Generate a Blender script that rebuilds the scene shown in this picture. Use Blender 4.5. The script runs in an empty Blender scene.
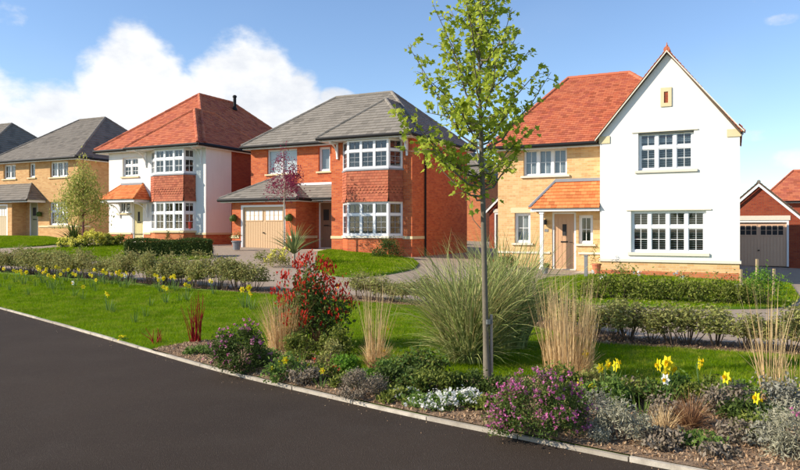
import bpy, bmesh, math, random
import numpy as np
from mathutils import Vector, Matrix
random.seed(7); rng = np.random.default_rng(11)
sc = bpy.context.scene
COL = sc.collection
# ------------------------------------------------------------------ camera, sky, sun
F = 687.0; HY = 229.0
cam_d = bpy.data.cameras.new('camera'); cam = bpy.data.objects.new('camera', cam_d); COL.objects.link(cam)
cam.location = (0, 0, 1.7); cam.rotation_euler = (math.radians(90), 0, 0)
cam_d.sensor_width = 36.0; cam_d.lens = 36.0 * F / 800.0; cam_d.shift_y = -6.0 / 800.0
cam_d.clip_start = 0.1; cam_d.clip_end = 3000
sc.camera = cam
T = math.radians(26)
UX, UY = math.cos(T), -math.sin(T)      # along the house fronts, to the right
VX, VY = math.sin(T), math.cos(T)       # into the houses
SUN = Vector((-(.69*UX + .55*VX), -(.69*UY + .55*VY), .50)).normalized()
sun_d = bpy.data.lights.new('sun', 'SUN'); sun_d.energy = 4.9; sun_d.angle = math.radians(.5); sun_d.color = (1, .90, .755)
sun = bpy.data.objects.new('sun', sun_d); COL.objects.link(sun); sun.rotation_euler = SUN.to_track_quat('Z', 'Y').to_euler()
sc.view_settings.view_transform = 'Standard'; sc.view_settings.look = 'None'
sc.view_settings.exposure = 0.5; sc.view_settings.gamma = 1

class NT:
    def __init__(s, nt): s.nt = nt; s.n = nt.nodes; s.l = nt.links
    def new(s, t, **k):
        n = s.n.new(t)
        for a, b in k.items(): setattr(n, a, b)
        return n
    def put(s, sock, v):
        if isinstance(v, bpy.types.NodeSocket): s.l.new(v, sock)
        elif v is not None:
            if isinstance(v, (tuple, list)) and sock.type == 'RGBA' and len(v) == 3: v = (*v, 1)
            sock.default_value = v
    def math(s, op, a, b=None, c=None, clamp=False):
        n = s.new('ShaderNodeMath', operation=op, use_clamp=clamp)
        s.put(n.inputs[0], a)
        if b is not None: s.put(n.inputs[1], b)
        if c is not None: s.put(n.inputs[2], c)
        return n.outputs[0]
    def mix(s, f, a, b, blend='MIX'):
        n = s.new('ShaderNodeMix', data_type='RGBA', blend_type=blend)
        s.put(n.inputs[0], f); s.put(n.inputs[6], a); s.put(n.inputs[7], b)
        return n.outputs[2]
    def noise(s, vec, scale, detail=3, rough=.55):
        n = s.new('ShaderNodeTexNoise'); s.put(n.inputs['Vector'], vec)
        n.inputs['Scale'].default_value = scale; n.inputs['Detail'].default_value = detail; n.inputs['Roughness'].default_value = rough
        return n.outputs['Fac']
    def rng(s, v, a, b, c=0., d=1., smooth=False):
        n = s.new('ShaderNodeMapRange'); n.interpolation_type = 'SMOOTHSTEP' if smooth else 'LINEAR'
        s.put(n.inputs[0], v)
        for i, x in zip((1, 2, 3, 4), (a, b, c, d)): n.inputs[i].default_value = x
        return n.outputs[0]
    def comb(s, x, y, z=0.):
        n = s.new('ShaderNodeCombineXYZ'); s.put(n.inputs[0], x); s.put(n.inputs[1], y); s.put(n.inputs[2], z); return n.outputs[0]
    def sep(s, v):
        n = s.new('ShaderNodeSeparateXYZ'); s.put(n.inputs[0], v); return n.outputs
    def obj(s): return s.new('ShaderNodeTexCoord').outputs['Object']
    def bump(s, h, strength=.5, dist=.01):
        n = s.new('ShaderNodeBump'); s.put(n.inputs['Height'], h); n.inputs['Strength'].default_value = strength; n.inputs['Distance'].default_value = dist
        return n.outputs[0]

world = bpy.data.worlds.new('World'); sc.world = world; world.use_nodes = True
w = NT(world.node_tree); w.n.clear()
sky = w.new('ShaderNodeTexSky', sky_type='NISHITA'); sky.sun_disc = False
sky.sun_elevation = math.asin(SUN.z); sky.sun_rotation = math.atan2(SUN.x, SUN.y) % (2*math.pi)
sky.air_density = 1.0; sky.dust_density = .2; sky.ozone_density = 1.8; sky.altitude = 0
bg = w.new('ShaderNodeBackground'); w.put(bg.inputs[0], w.mix(1., sky.outputs[0], (.92, .985, 1.10), 'MULTIPLY')); bg.inputs[1].default_value = .128
d = w.new('ShaderNodeTexCoord').outputs['Generated']; x_, y_, z_ = w.sep(d)
az = w.math('ARCTAN2', x_, y_); el = w.math('ARCSINE', z_)
wp = w.comb(w.math('MULTIPLY', az, 1.0), w.math('MULTIPLY', el, 1.5))
n1 = w.noise(wp, 7.5, 9, .58); n2 = w.noise(wp, 2.6, 3, .5); n3 = w.noise(wp, 16, 6, .6)
def blob(px, py, rx, ry, amp):
    a = math.atan((px-400)/F); e = math.atan((HY-py)/F*math.cos(a))
    u = w.math('DIVIDE', w.math('SUBTRACT', az, a), rx/F); v = w.math('DIVIDE', w.math('SUBTRACT', el, e), ry/F)
    r = w.math('SQRT', w.math('ADD', w.math('MULTIPLY', u, u), w.math('MULTIPLY', v, v)))
    return w.math('MULTIPLY', w.rng(r, 1.25, .45, 0, 1, True), amp)
tot = None
for b in ((-20, 148, 85, 74, 1), (45, 150, 80, 74, 1), (135, 105, 62, 82, 1), (185, 135, 68, 72, 1), (240, 104, 66, 72, 1), (290, 128, 54, 58, 1), (338, 98, 26, 14, .8),
          (-150, 150, 150, 90, 1), (-400, 130, 220, 90, 1), (10, 15, 22, 16, .42), (62, 27, 20, 12, .3), (782, 20, 22, 7, .45), (800, 157, 32, 13, .62), (760, 135, 30, 7, .35), (950, 150, 130, 30, .8), (1300, 140, 200, 60, .8)):
    q = blob(*b); tot = q if tot is None else w.math('MAXIMUM', tot, q)
dens = w.math('ADD', w.math('MULTIPLY', tot, .62), w.math('MULTIPLY', w.math('SUBTRACT', n1, .5), 1.35))
mask = w.rng(dens, .2, .5, 0, 1, True)
veil = w.math('MULTIPLY', w.rng(n2, .5, .8, 0, .10, True), 1.0)
mask = w.math('MAXIMUM', mask, veil)
shade = w.rng(w.math('ADD', w.math('MULTIPLY', n3, .5), w.math('MULTIPLY', n2, .6)), .40, .64, 0, 1, True)
ccol = w.mix(shade, (.70, .735, .80), (.93, .94, .95))
bgc = w.new('ShaderNodeBackground'); w.put(bgc.inputs[0], ccol); bgc.inputs[1].default_value = .8
ms = w.new('ShaderNodeMixShader'); w.put(ms.inputs[0], mask); w.l.new(bg.outputs[0], ms.inputs[1]); w.l.new(bgc.outputs[0], ms.inputs[2])
wo = w.new('ShaderNodeOutputWorld'); w.l.new(ms.outputs[0], wo.inputs[0])

# ------------------------------------------------------------------ terrain
HS = np.array([(-400, -3), (-60, -1.5), (-10, -.35), (-1, -.1), (5.75, .2), (17, .8), (28, 1.02), (38.5, 1.27), (60, 1.7), (120, 2.4), (600, 5)])
def ter(X, Y):
    X = np.asarray(X, float); Y = np.asarray(Y, float)
    s = X*VX + Y*VY; t = -(X*UX + Y*UY)
    q = np.clip((s-10)/15, 0, 1); q = q*q*(3-2*q)
    return np.interp(t, HS[:, 0], HS[:, 1])*q
def gp(px, py):
    """point of the ground seen at a pixel of the photograph"""
    dx = (px-400)/F; dz = (HY-py)/F
    Ys = np.arange(3, 90, .02); g = np.nonzero(1.7+dz*Ys < ter(dx*Ys, Ys))[0]
    Y = Ys[g[0]] if len(g) else 90.
    return float(dx*Y), float(Y)
def gz(x, y): return float(ter(x, y))
def us(u, s): return (u*UX + s*VX, u*UY + s*VY)

# ------------------------------------------------------------------ materials
MATS = {}
def mat(name):
    m = bpy.data.materials.new(name); m.use_nodes = True; MATS[name] = m
    t = NT(m.node_tree); return t, m.node_tree.nodes['Principled BSDF'], m
def island(t): return t.new('ShaderNodeNewGeometry').outputs['Random Per Island']
def ramp(t, v, stops):
    n = t.new('ShaderNodeValToRGB'); el = n.color_ramp.elements
    while len(el) < len(stops): el.new(.5)
    for e, (p, c) in zip(el, stops): e.position = p; e.color = (*c, 1)
    t.put(n.inputs[0], v); return n.outputs[0]
def solid(name, c, rough=.6, var=.12, scale=6., bump=0, metallic=0, spec=.5):
    t, p, m = mat(name); o = t.obj(); n = t.noise(o, scale, 5, .6)
    t.put(p.inputs['Base Color'], t.mix(n, tuple(x*(1-var) for x in c), tuple(min(1, x*(1+var)) for x in c)))
    p.inputs['Roughness'].default_value = rough; p.inputs['Metallic'].default_value = metallic; p.inputs['Specular IOR Level'].default_value = spec
    if bump: t.put(p.inputs['Normal'], t.bump(t.noise(o, scale*12, 4, .6), bump, .004))
    return m
def brick(name, ca, cb, cc, mortar):
    t, p, m = mat(name); x, y, z = t.sep(t.obj()); v = t.comb(t.math('ADD', x, y), z)
    def bt(c1, c2, off):
        b = t.new('ShaderNodeTexBrick'); t.put(b.inputs['Vector'], v)
        b.inputs['Scale'].default_value = 1; b.inputs['Brick Width'].default_value = .225; b.inputs['Row Height'].default_value = .075
        b.inputs['Mortar Size'].default_value = .006; b.inputs['Mortar Smooth'].default_value = .2; b.inputs['Bias'].default_value = off
        t.put(b.inputs['Color1'], c1); t.put(b.inputs['Color2'], c2); t.put(b.inputs['Mortar'], mortar); return b
    b = bt(ca, cb, 0.)
    n = t.noise(v, 1.1, 5, .65); fine = t.noise(v, 40, 3, .6)
    # dark headers scattered
    wn = t.new('ShaderNodeTexWhiteNoise', noise_dimensions='2D')
    row = t.math('FLOOR', t.math('DIVIDE', z, .075)); colx = t.math('FLOOR', t.math('DIVIDE', t.math('ADD', t.math('ADD', x, y), t.math('MULTIPLY', t.math('MODULO', row, 2), .1125)), .225))
    t.put(wn.inputs[0], t.comb(colx, row)); dk = t.rng(wn.outputs[0], .72, 1., 0, .75)
    c = t.mix(dk, b.outputs['Color'], cc)
    c = t.mix(t.math('MULTIPLY', b.outputs['Fac'], .9), c, mortar)
    c = t.mix(t.rng(n, .3, .7, 0, .28), c, tuple(x*.72 for x in ca))
    c = t.mix(t.math('MULTIPLY', fine, .25), c, tuple(min(1, x*1.25) for x in cb))
    t.put(p.inputs['Base Color'], c); p.inputs['Roughness'].default_value = .88; p.inputs['Specular IOR Level'].default_value = .25
    t.put(p.inputs['Normal'], t.bump(t.math('ADD', t.math('MULTIPLY', t.math('SUBTRACT', 1., b.outputs['Fac']), 1.), t.math('MULTIPLY', fine, .5)), .6, .008))
    return m
def tile(name, c1, c2, c3, rough=.8):
    t, p, m = mat(name); r = island(t); o = t.obj()
    c = ramp(t, r, [(0, c1), (.45, c2), (.8, c3), (1, tuple(x*.62 for x in c1))])
    c = t.mix(t.rng(t.noise(o, 1.3, 4, .6), .35, .75, 0, .35), c, tuple(x*.7 for x in c2))
    c = t.mix(t.math('MULTIPLY', t.noise(o, 30, 3), .2), c, tuple(x*1.3 for x in c2))
    t.put(p.inputs['Base Color'], c); p.inputs['Roughness'].default_value = rough; p.inputs['Specular IOR Level'].default_value = .25
    t.put(p.inputs['Normal'], t.bump(t.noise(o, 60, 3), .3, .004)); return m
def leaf(name, cols, trans=.35, rough=.6, spec=.15):
    m = bpy.data.materials.new(name); m.use_nodes = True; MATS[name] = m; t = NT(m.node_tree); p = t.n['Principled BSDF']
    r = island(t); k = len(cols)
    if name in ('laurel_leaf', 'hedge_leaf', 'narcissus_leaf'): r = t.math('MULTIPLY_ADD', t.new('ShaderNodeObjectInfo').outputs['Random'], .45, t.math('MULTIPLY', r, .55))
    c = ramp(t, r, [(i/max(1, k-1), cc) for i, cc in enumerate(cols)])
    big = t.noise(t.obj(), 2.2, 2); c = t.mix(t.rng(big, .35, .7, 0, .35), c, tuple(x*.6 for x in cols[0]))
    if name == 'lawn_blade':
        c = t.mix(t.rng(t.noise(t.obj(), .9, 5, .7), .42, .6, 0, .7), c, (.08, .15, .004)); c = t.mix(t.rng(t.noise(t.obj(), 2.7, 5, .75), .48, .66, 0, .85), c, (.38, .36, .06))
    t.put(p.inputs['Base Color'], c); p.inputs['Roughness'].default_value = rough; p.inputs['Specular IOR Level'].default_value = spec
    tr = t.new('ShaderNodeBsdfTranslucent'); t.put(tr.inputs[0], t.mix(.5, c, tuple(min(1, x*1.6) for x in cols[-1])))
    mx = t.new('ShaderNodeMixShader'); mx.inputs[0].default_value = trans
    t.l.new(p.outputs[0], mx.inputs[1]); t.l.new(tr.outputs[0], mx.inputs[2]); t.l.new(mx.outputs[0], t.n['Material Output'].inputs[0]); return m

brick('brick_red', (.47, .085, .026), (.62, .17, .055), (.30, .05, .028), (.36, .22, .15))
brick('brick_orange', (.46, .12, .045), (.56, .20, .07), (.34, .07, .035), (.42, .28, .18))
brick('brick_buff', (.60, .35, .14), (.74, .50, .24), (.50, .23, .08), (.66, .52, .34))
brick('brick_tan', (.52, .27, .10), (.64, .40, .17), (.42, .19, .07), (.52, .40, .26))
brick('brick_dark', (.27, .045, .022), (.34, .075, .03), (.18, .03, .02), (.20, .11, .08))
t, p, m = mat('render_white'); o = t.obj(); x, y, z = t.sep(o)
st_ = t.noise(t.comb(t.math('MULTIPLY', t.math('ADD', x, y), 5.), t.math('MULTIPLY', z, .35)), 1., 5, .65)
c = t.mix(t.rng(st_, .5, .8, 0, .5), (.79, .77, .72), (.70, .67, .61)); c = t.mix(t.rng(t.noise(o, .8, 5, .6), .45, .7, 0, .5), c, (.74, .72, .66))
t.put(p.inputs['Base Color'], c); p.inputs['Roughness'].default_value = .92; p.inputs['Specular IOR Level'].default_value = .15
t.put(p.inputs['Normal'], t.bump(t.math('ADD', t.noise(o, 70, 4, .7), t.math('MULTIPLY', t.noise(o, 2.5, 3), .6)), .35, .006))
solid('stone_cream', (.68, .56, .33), .85, .1, 5, .2)
solid('stone_pale', (.70, .64, .52), .85, .08, 5, .2)
solid('upvc_white', (.80, .80, .79), .35, .02, 2)
solid('black_plastic', (.012, .012, .013), .6, .1, spec=.2)
solid('lead', (.25, .26, .28), .55, .2, 4, .3)
solid('door_tan', (.56, .33, .18), .5, .05, 3)
solid('door_cream', (.62, .53, .25), .5, .05, 3)
solid('door_sage', (.36, .35, .22), .5, .05, 3)
solid('door_brown', (.25, .145, .085), .5, .05, 3)
solid('garage_tan', (.56, .37, .20), .5, .05, 3)
solid('garage_sand', (.55, .44, .27), .5, .05, 3)
solid('garage_brown', (.66, .43, .28), .5, .06, 3)
solid('unlit_interior', (.035, .033, .032), .9, .3, 3)  # near-black: the shade of unlit rooms is put into the colour
solid('blind_white', (.80, .80, .78), .8, .05, 5)
solid('blind_grey', (.33, .35, .37), .6, .1, 5)
t, p, m = mat('concrete'); o = t.obj(); oi = t.new('ShaderNodeObjectInfo').outputs['Random']
c = t.mix(oi, (.36, .315, .25), (.52, .46, .37)); c = t.mix(t.rng(t.noise(o, 7, 5, .7), .45, .7, 0, .7), c, (.24, .20, .15))
t.put(p.inputs['Base Color'], c); p.inputs['Roughness'].default_value = .92; t.put(p.inputs['Normal'], t.bump(t.noise(o, 90, 4), .5, .004))
solid('wood_stake', (.45, .33, .18), .8, .2, 12, .3)
solid('fence_wood', (.10, .07, .05), .85, .3, 6, .3)
solid('terracotta', (.50, .16, .07), .75, .12, 8)
solid('pot_grey', (.20, .20, .21), .6, .2, 8)
solid('paving', (.52, .43, .32), .9, .14, 4, .3)
solid('red_plastic', (.55, .04, .02), .5, .1)
solid('bark_grey', (.15, .125, .085), .85, .35, 18, .5)
solid('bark_red', (.16, .05, .05), .8, .3, 18, .3)
solid('bark_pale', (.40, .33, .25), .85, .3, 18, .4)
solid('stem_brown', (.12, .08, .05), .85, .3, 18)
solid('stem_green', (.09, .17, .04), .6, .2, 18)
solid('tie_rubber', (.12, .13, .12), .7, .2, 18)
tile('tile_red', (.45, .11, .05), (.53, .175, .085), (.38, .095, .06))
tile('tile_orange', (.64, .18, .05), (.72, .26, .09), (.56, .15, .045))
tile('tile_hung', (.40, .10, .05), (.46, .15, .075), (.34, .09, .05))
tile('tile_grey', (.225, .20, .165), (.25, .222, .185), (.20, .178, .148))
tile('tile_slate', (.19, .165, .135), (.215, .188, .155), (.165, .145, .12))
t, p, m = mat('glass')
tb = t.new('ShaderNodeBsdfTransparent'); tb.inputs[0].default_value = (.84, .87, .88, 1); gl = t.new('ShaderNodeBsdfGlossy'); gl.inputs[1].default_value = .02; gl.inputs[0].default_value = (1, 1, 1, 1)
fr_ = t.new('ShaderNodeLayerWeight'); fr_.inputs[0].default_value = .5
nn = t.bump(t.noise(t.obj(), 1.5, 2), .08, .02); t.put(gl.inputs[2], nn)
mx = t.new('ShaderNodeMixShader'); t.put(mx.inputs[0], t.math('ADD', t.math('MULTIPLY', t.math('POWER', fr_.outputs[1], 4.), .6), .04)); t.l.new(tb.outputs[0], mx.inputs[1]); t.l.new(gl.outputs[0], mx.inputs[2]); t.l.new(mx.outputs[0], t.n['Material Output'].inputs[0])

leaf('maple_leaf', [(.24, .32, .03), (.42, .49, .05), (.54, .58, .09), (.33, .40, .04)], .5)
leaf('purple_leaf', [(.20, .02, .05), (.32, .05, .11), (.24, .03, .08)], .4)
leaf('willow_leaf', [(.26, .33, .05), (.44, .49, .11), (.35, .41, .08), (.44, .38, .13)], .4)
leaf('dark_leaf', [(.045, .07, .014), (.07, .11, .022), (.11, .15, .03)], .2)
leaf('laurel_leaf', [(.17, .20, .04), (.28, .31, .07), (.38, .37, .13), (.13, .16, .03), (.38, .28, .13)], .3)
leaf('hedge_leaf', [(.09, .12, .02), (.17, .21, .035), (.27, .29, .06), (.12, .15, .02)], .3)
leaf('photinia_red', [(.44, .02, .012), (.62, .045, .02), (.34, .02, .015)], .3)
leaf('photinia_green', [(.06, .11, .02), (.10, .18, .035), (.17, .16, .04)], .25)
leaf('yellow_flower', [(.80, .62, .01), (.85, .72, .03)], .3)
leaf('trumpet', [(.85, .50, .0), (.85, .56, .01)], .2)
leaf('cream_yellow', [(.74, .66, .08), (.85, .78, .18), (.60, .56, .10)], .3)
leaf('pink_flower', [(.50, .10, .26), (.62, .20, .38), (.38, .05, .18), (.68, .36, .46)], .3)
leaf('magenta_flower', [(.48, .10, .28), (.68, .28, .46), (.40, .05, .22), (.60, .18, .36)], .3)
leaf('white_flower', [(.80, .78, .70), (.85, .84, .78)], .4)
leaf('pampas_leaf', [(.14, .20, .04), (.26, .33, .08), (.48, .50, .20), (.09, .14, .03), (.34, .40, .12), (.58, .50, .24)], .2, .7, .1)
leaf('straw', [(.62, .42, .19), (.76, .58, .32), (.50, .31, .13)], .3)
leaf('straw_brown', [(.30, .15, .07), (.42, .24, .12), (.24, .12, .06)], .3)
leaf('red_stem', [(.36, .025, .02), (.28, .02, .018)], .1)
leaf('grey_leaf', [(.24, .23, .17), (.34, .33, .26), (.18, .17, .12)], .2)
leaf('silver_leaf', [(.30, .29, .19), (.44, .41, .29), (.20, .20, .12)], .1)
leaf('dusty_leaf', [(.22, .17, .12), (.32, .26, .19), (.17, .14, .09)], .2)
leaf('narcissus_leaf', [(.09, .16, .03), (.17, .25, .05), (.13, .21, .04)], .3)
leaf('cordyline_leaf', [(.12, .19, .06), (.22, .29, .10), (.32, .32, .13)], .25)
leaf('bright_leaf', [(.10, .22, .02), (.18, .32, .03), (.13, .26, .03)], .35)
leaf('lawn_blade',  [(.14, .22, .008), (.22, .33, .006), (.30, .40, .008), (.15, .26, .005)], .35, .9, .0)
leaf('bark_chip', [(.36, .22, .12), (.50, .33, .19), (.22, .13, .07), (.58, .43, .27), (.16, .09, .05)], .0, .9)

# ground materials
def ground(name, c1, c2, c3, s1, s2, rough=.9, bump=.5, dist=.01, fine=60):
    t, p, m = mat(name); o = t.obj()
    c = t.mix(t.rng(t.noise(o, s1, 4), .35, .65), c1, c2); c = t.mix(t.rng(t.noise(o, s2, 5, .65), .42, .68), c, c3)
    f = t.noise(o, fine, 4, .7); c = t.mix(t.math('MULTIPLY', f, .45), c, tuple(x*.55 for x in c1))
    t.put(p.inputs['Base Color'], c); p.inputs['Roughness'].default_value = rough; p.inputs['Specular IOR Level'].default_value = .25
    t.put(p.inputs['Normal'], t.bump(f, bump, dist)); return m
ground('grass_ground', (.12, .24, .012), (.16, .30, .014), (.20, .34, .02), .5, 3.5, .95, .9, .03, 90)
ground('meadow', (.10, .15, .03), (.13, .18, .04), (.08, .12, .03), .05, .5)
ground('mulch', (.36, .235, .14), (.44, .30, .19), (.26, .16, .09), 1.5, 9, .95, 1, .03, 70)
ground('soil', (.20, .12, .075), (.27, .17, .11), (.15, .09, .06), 1.2, 8, .95, 1, .02, 50)
ground('drive', (.38, .295, .215), (.43, .335, .25), (.33, .255, .19), .25, 2.2, .9, .6, .01, 80)
t, p, m = mat('asphalt'); o = t.obj()
c = t.mix(t.rng(t.noise(o, .35, 4, .6), .3, .7), (.050, .035, .024), (.080, .057, .039))
c = t.mix(t.rng(t.noise(o, 1.6, 5, .7), .5, .75, 0, .55), c, (.086, .066, .05))
vo = t.new('ShaderNodeTexVoronoi'); t.put(vo.inputs['Vector'], o); vo.inputs['Scale'].default_value = 130
st = t.rng(vo.outputs['Distance'], .0, .6); spk = t.sep(vo.outputs['Color'])
c = t.mix(t.rng(spk[0], .86, 1, 0, .3), c, (.20, .165, .14)); c = t.mix(t.math('MULTIPLY', st, .5), c, (.026, .021, .018))
t.put(p.inputs['Base Color'], c); p.inputs['Roughness'].default_value = .88; p.inputs['Specular IOR Level'].default_value = .12
t.put(p.inputs['Normal'], t.bump(t.math('ADD', t.math('MULTIPLY', st, -1.), t.math('MULTIPLY', t.noise(o, 30, 4), .6)), .7, .006))

# ------------------------------------------------------------------ object helpers
def props(o, label=None, cat=None, group=None, kind=None):
    if label: o['label'] = label
    if cat: o['category'] = cat
    if group: o['group'] = group
    if kind: o['kind'] = kind
    return o
def mk(name, me, parent=None, m=None):
    o = bpy.data.objects.new(name, me); COL.objects.link(o)
    if parent: o.parent = parent
    if m and me is not None and not len(me.materials): me.materials.append(MATS[m])
    return o
def empty(name, loc, rz, label, cat, group=None):
    o = bpy.data.objects.new(name, None); COL.objects.link(o); o.location = loc; o.rotation_euler = (0, 0, rz); o.empty_display_size = .2
    return props(o, label, cat, group)
def copy_tree(o, parent=None):
    c = o.copy(); COL.objects.link(c); c.parent = parent
    for ch in list(o.children): copy_tree(ch, c)
    return c
def npmesh(name, V, Fs, smooth=False):
    me = bpy.data.meshes.new(name); V = np.asarray(V, np.float32).reshape(-1, 3); Fs = np.asarray(Fs, np.int32)
    k = Fs.shape[1]; me.vertices.add(len(V)); me.vertices.foreach_set('co', V.ravel())
    me.loops.add(Fs.size); me.loops.foreach_set('vertex_index', Fs.ravel())
    me.polygons.add(len(Fs)); me.polygons.foreach_set('loop_start', np.arange(0, Fs.size, k, dtype=np.int32))
    me.update(calc_edges=True)
    if smooth: me.shade_smooth()
    return me
class MB:
    def __init__(s): s.v = []; s.f = []
    def face(s, pts): b = len(s.v); s.v += [tuple(p) for p in pts]; s.f.append(tuple(range(b, b+len(pts)))); return s
    def box(s, x0, x1, y0, y1, z0, z1): return s.hexa([(x, y, z) for z in (z0, z1) for x, y in ((x0, y0), (x1, y0), (x1, y1), (x0, y1))])
    def hexa(s, P):
        b = len(s.v); s.v += [tuple(p) for p in P]
        s.f += [tuple(b+i for i in q) for q in ((3, 2, 1, 0), (4, 5, 6, 7), (0, 1, 5, 4), (1, 2, 6, 5), (2, 3, 7, 6), (3, 0, 4, 7))]; return s
    def prism(s, poly, z0, z1):
        n = len(poly); b = len(s.v); s.v += [(x, y, z0) for x, y in poly] + [(x, y, z1) for x, y in poly]
        s.f.append(tuple(b+i for i in reversed(range(n)))); s.f.append(tuple(b+n+i for i in range(n)))
        for i in range(n): j = (i+1) % n; s.f.append((b+i, b+j, b+n+j, b+n+i))
        return s
    def tube(s, pts, rad, n=7, cap=True):
        pts = [Vector(p) for p in pts]; rad = rad if isinstance(rad, (list, tuple)) else [rad]*len(pts)
        b = len(s.v); up = Vector((0, 0, 1))
        for i, p in enumerate(pts):
            dr = (pts[min(i+1, len(pts)-1)] - pts[max(i-1, 0)]).normalized()
            a = dr.cross(up) if abs(dr.z) < .95 else dr.cross(Vector((1, 0, 0))); a.normalize(); c = dr.cross(a)
            for k in range(n):
                th = 2*math.pi*k/n; s.v.append(tuple(p + (a*math.cos(th) + c*math.sin(th))*rad[i]))
        for i in range(len(pts)-1):
            for k in range(n): s.f.append((b+i*n+k, b+i*n+(k+1) % n, b+(i+1)*n+(k+1) % n, b+(i+1)*n+k))
        if cap: s.f.append(tuple(b+k for k in range(n))); s.f.append(tuple(b+(len(pts)-1)*n+k for k in reversed(range(n))))
        return s
    def lathe(s, prof, cx=0, cy=0, n=16):
        b = len(s.v)
        for r, z in prof:
            for k in range(n): s.v.append((cx+r*math.cos(2*math.pi*k/n), cy+r*math.sin(2*math.pi*k/n), z))
        for i in range(len(prof)-1):
            for k in range(n): s.f.append((b+i*n+k, b+i*n+(k+1) % n, b+(i+1)*n+(k+1) % n, b+(i+1)*n+k))
        s.f.append(tuple(b+(len(prof)-1)*n+k for k in range(n)))
        return s
    def mesh(s, name, off=(0, 0, 0), fix=False, smooth=False):
        me = bpy.data.meshes.new(name); me.from_pydata([(a-off[0], b-off[1], c-off[2]) for a, b, c in s.v], [], s.f)
        if fix:
            bm = bmesh.new(); bm.from_mesh(me); bmesh.ops.recalc_face_normals(bm, faces=bm.faces); bm.to_mesh(me); bm.free()
        if smooth: me.shade_smooth()
        me.update(); return me

# ------------------------------------------------------------------ ground, roads, lawns
def pinside(P, poly):
    x, y = P[:, 0], P[:, 1]; r = np.zeros(len(P), bool); n = len(poly)
    for i in range(n):
        x0, y0 = poly[i]; x1, y1 = poly[(i+1) % n]
        c = ((y0 > y) != (y1 > y)) & (x < (x1-x0)*(y-y0)/((y1-y0) if y1 != y0 else 1e-9)+x0); r ^= c
    return r
def sheet(name, poly, dz, m, step=1.0, skirt=.0):
    bm = bmesh.new(); vs = [bm.verts.new((x, y, 0)) for x, y in poly]; bm.faces.new(vs)
    xs = [p[0] for p in poly]; ys = [p[1] for p in poly]
    bmesh.ops.triangulate(bm, faces=bm.faces[:])
    for ax, lo, hi in ((0, min(xs), max(xs)), (1, min(ys), max(ys))):
        k = math.ceil(lo/step)
        while k*step < hi:
            co = [0, 0, 0]; no = [0, 0, 0]; co[ax] = k*step; no[ax] = 1
            bmesh.ops.bisect_plane(bm, geom=bm.verts[:]+bm.edges[:]+bm.faces[:], plane_co=co, plane_no=no); k += 1
    bmesh.ops.remove_doubles(bm, verts=bm.verts, dist=1e-4)
    for v in bm.verts: v.co.z = gz(v.co.x, v.co.y) + dz
    if skirt:
        be = [e for e in bm.edges if e.is_boundary]; r = bmesh.ops.extrude_edge_only(bm, edges=be)
        for v in [g for g in r['geom'] if isinstance(g, bmesh.types.BMVert)]: v.co.z -= skirt
    bmesh.ops.recalc_face_normals(bm, faces=bm.faces)
    if sum(f.normal.z for f in bm.faces) < 0: bmesh.ops.reverse_faces(bm, faces=bm.faces)
    me = bpy.data.meshes.new(name); bm.to_mesh(me); bm.free(); me.shade_smooth()
    return props(mk(name, me, None, m), kind='structure')
# base sheet to the horizon
gx = np.concatenate([[-1500, -700, -300, -150, -90], np.arange(-70, 61, 2.), [90, 150, 300, 700, 1500]])
gy = np.concatenate([[-300, -80, -20], np.arange(-6, 81, 2.), [100, 150, 300, 700, 2000]])
GX, GY = np.meshgrid(gx, gy); GZ = ter(GX, GY) - .12
nx, ny = len(gx), len(gy); idx = np.arange(nx*ny).reshape(ny, nx)
Fq = np.stack([idx[:-1, :-1], idx[:-1, 1:], idx[1:, 1:], idx[1:, :-1]], -1).reshape(-1, 4)
props(mk('ground', npmesh('ground', np.stack([GX, GY, GZ], -1), Fq, True), None, 'meadow'), kind='structure')

EDGE_PX = [(0, 309), (50, 323), (100, 337.5), (160, 355.5), (210, 370), (270, 385), (330, 399), (400, 415), (470, 430), (560, 448), (640, 464.5), (700, 476)]
EDGE = [gp(*p) for p in EDGE_PX]
d0 = Vector(EDGE[0])-Vector(EDGE[1]); d0.normalize()
EDGE = [tuple(Vector(EDGE[0])+d0*k) for k in (40, 20, 8)] + EDGE
d1 = Vector(EDGE[-1])-Vector(EDGE[-3]); d1.normalize()
EDGE += [tuple(Vector(EDGE[-1])+d1*k) for k in (1.5, 4, 12)]
def smooth_poly(P, n=3):
    for _ in range(n):
        Q = [P[0]]
        for a, b in zip(P, P[1:]): Q += [(.75*a[0]+.25*b[0], .75*a[1]+.25*b[1]), (.25*a[0]+.75*b[0], .25*a[1]+.75*b[1])]
        P = Q+[P[-1]]
    return P
EDGE = smooth_poly(EDGE, 2)
def offset(P, dd):
    out = []
    for i, p in enumerate(P):
        a = Vector(P[max(i-1, 0)]); b = Vector(P[min(i+1, len(P)-1)]); t_ = (b-a).normalized(); out.append((p[0]-t_.y*dd, p[1]+t_.x*dd))
    return out
sheet('footpath', EDGE + [(30, -8), (-50, -8), (-60, 20)], 0., 'asphalt', 2.)
# back edge of the verge (grass to soil)
BACK = [gp(*p) for p in [(-60, 271), (0, 275), (100, 283.5), (200, 292), (262, 295), (345, 302), (430, 309), (520, 325), (600, 346), (700, 352), (800, 358), (870, 362)]]
BACK = [(-26, 31)] + BACK + [(14, 5)]
E_IN = offset(EDGE, .042)
lawn_verge = E_IN + list(reversed(BACK))
sheet('verge_lawn', lawn_verge, .03, 'grass_ground', 1.)
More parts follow.
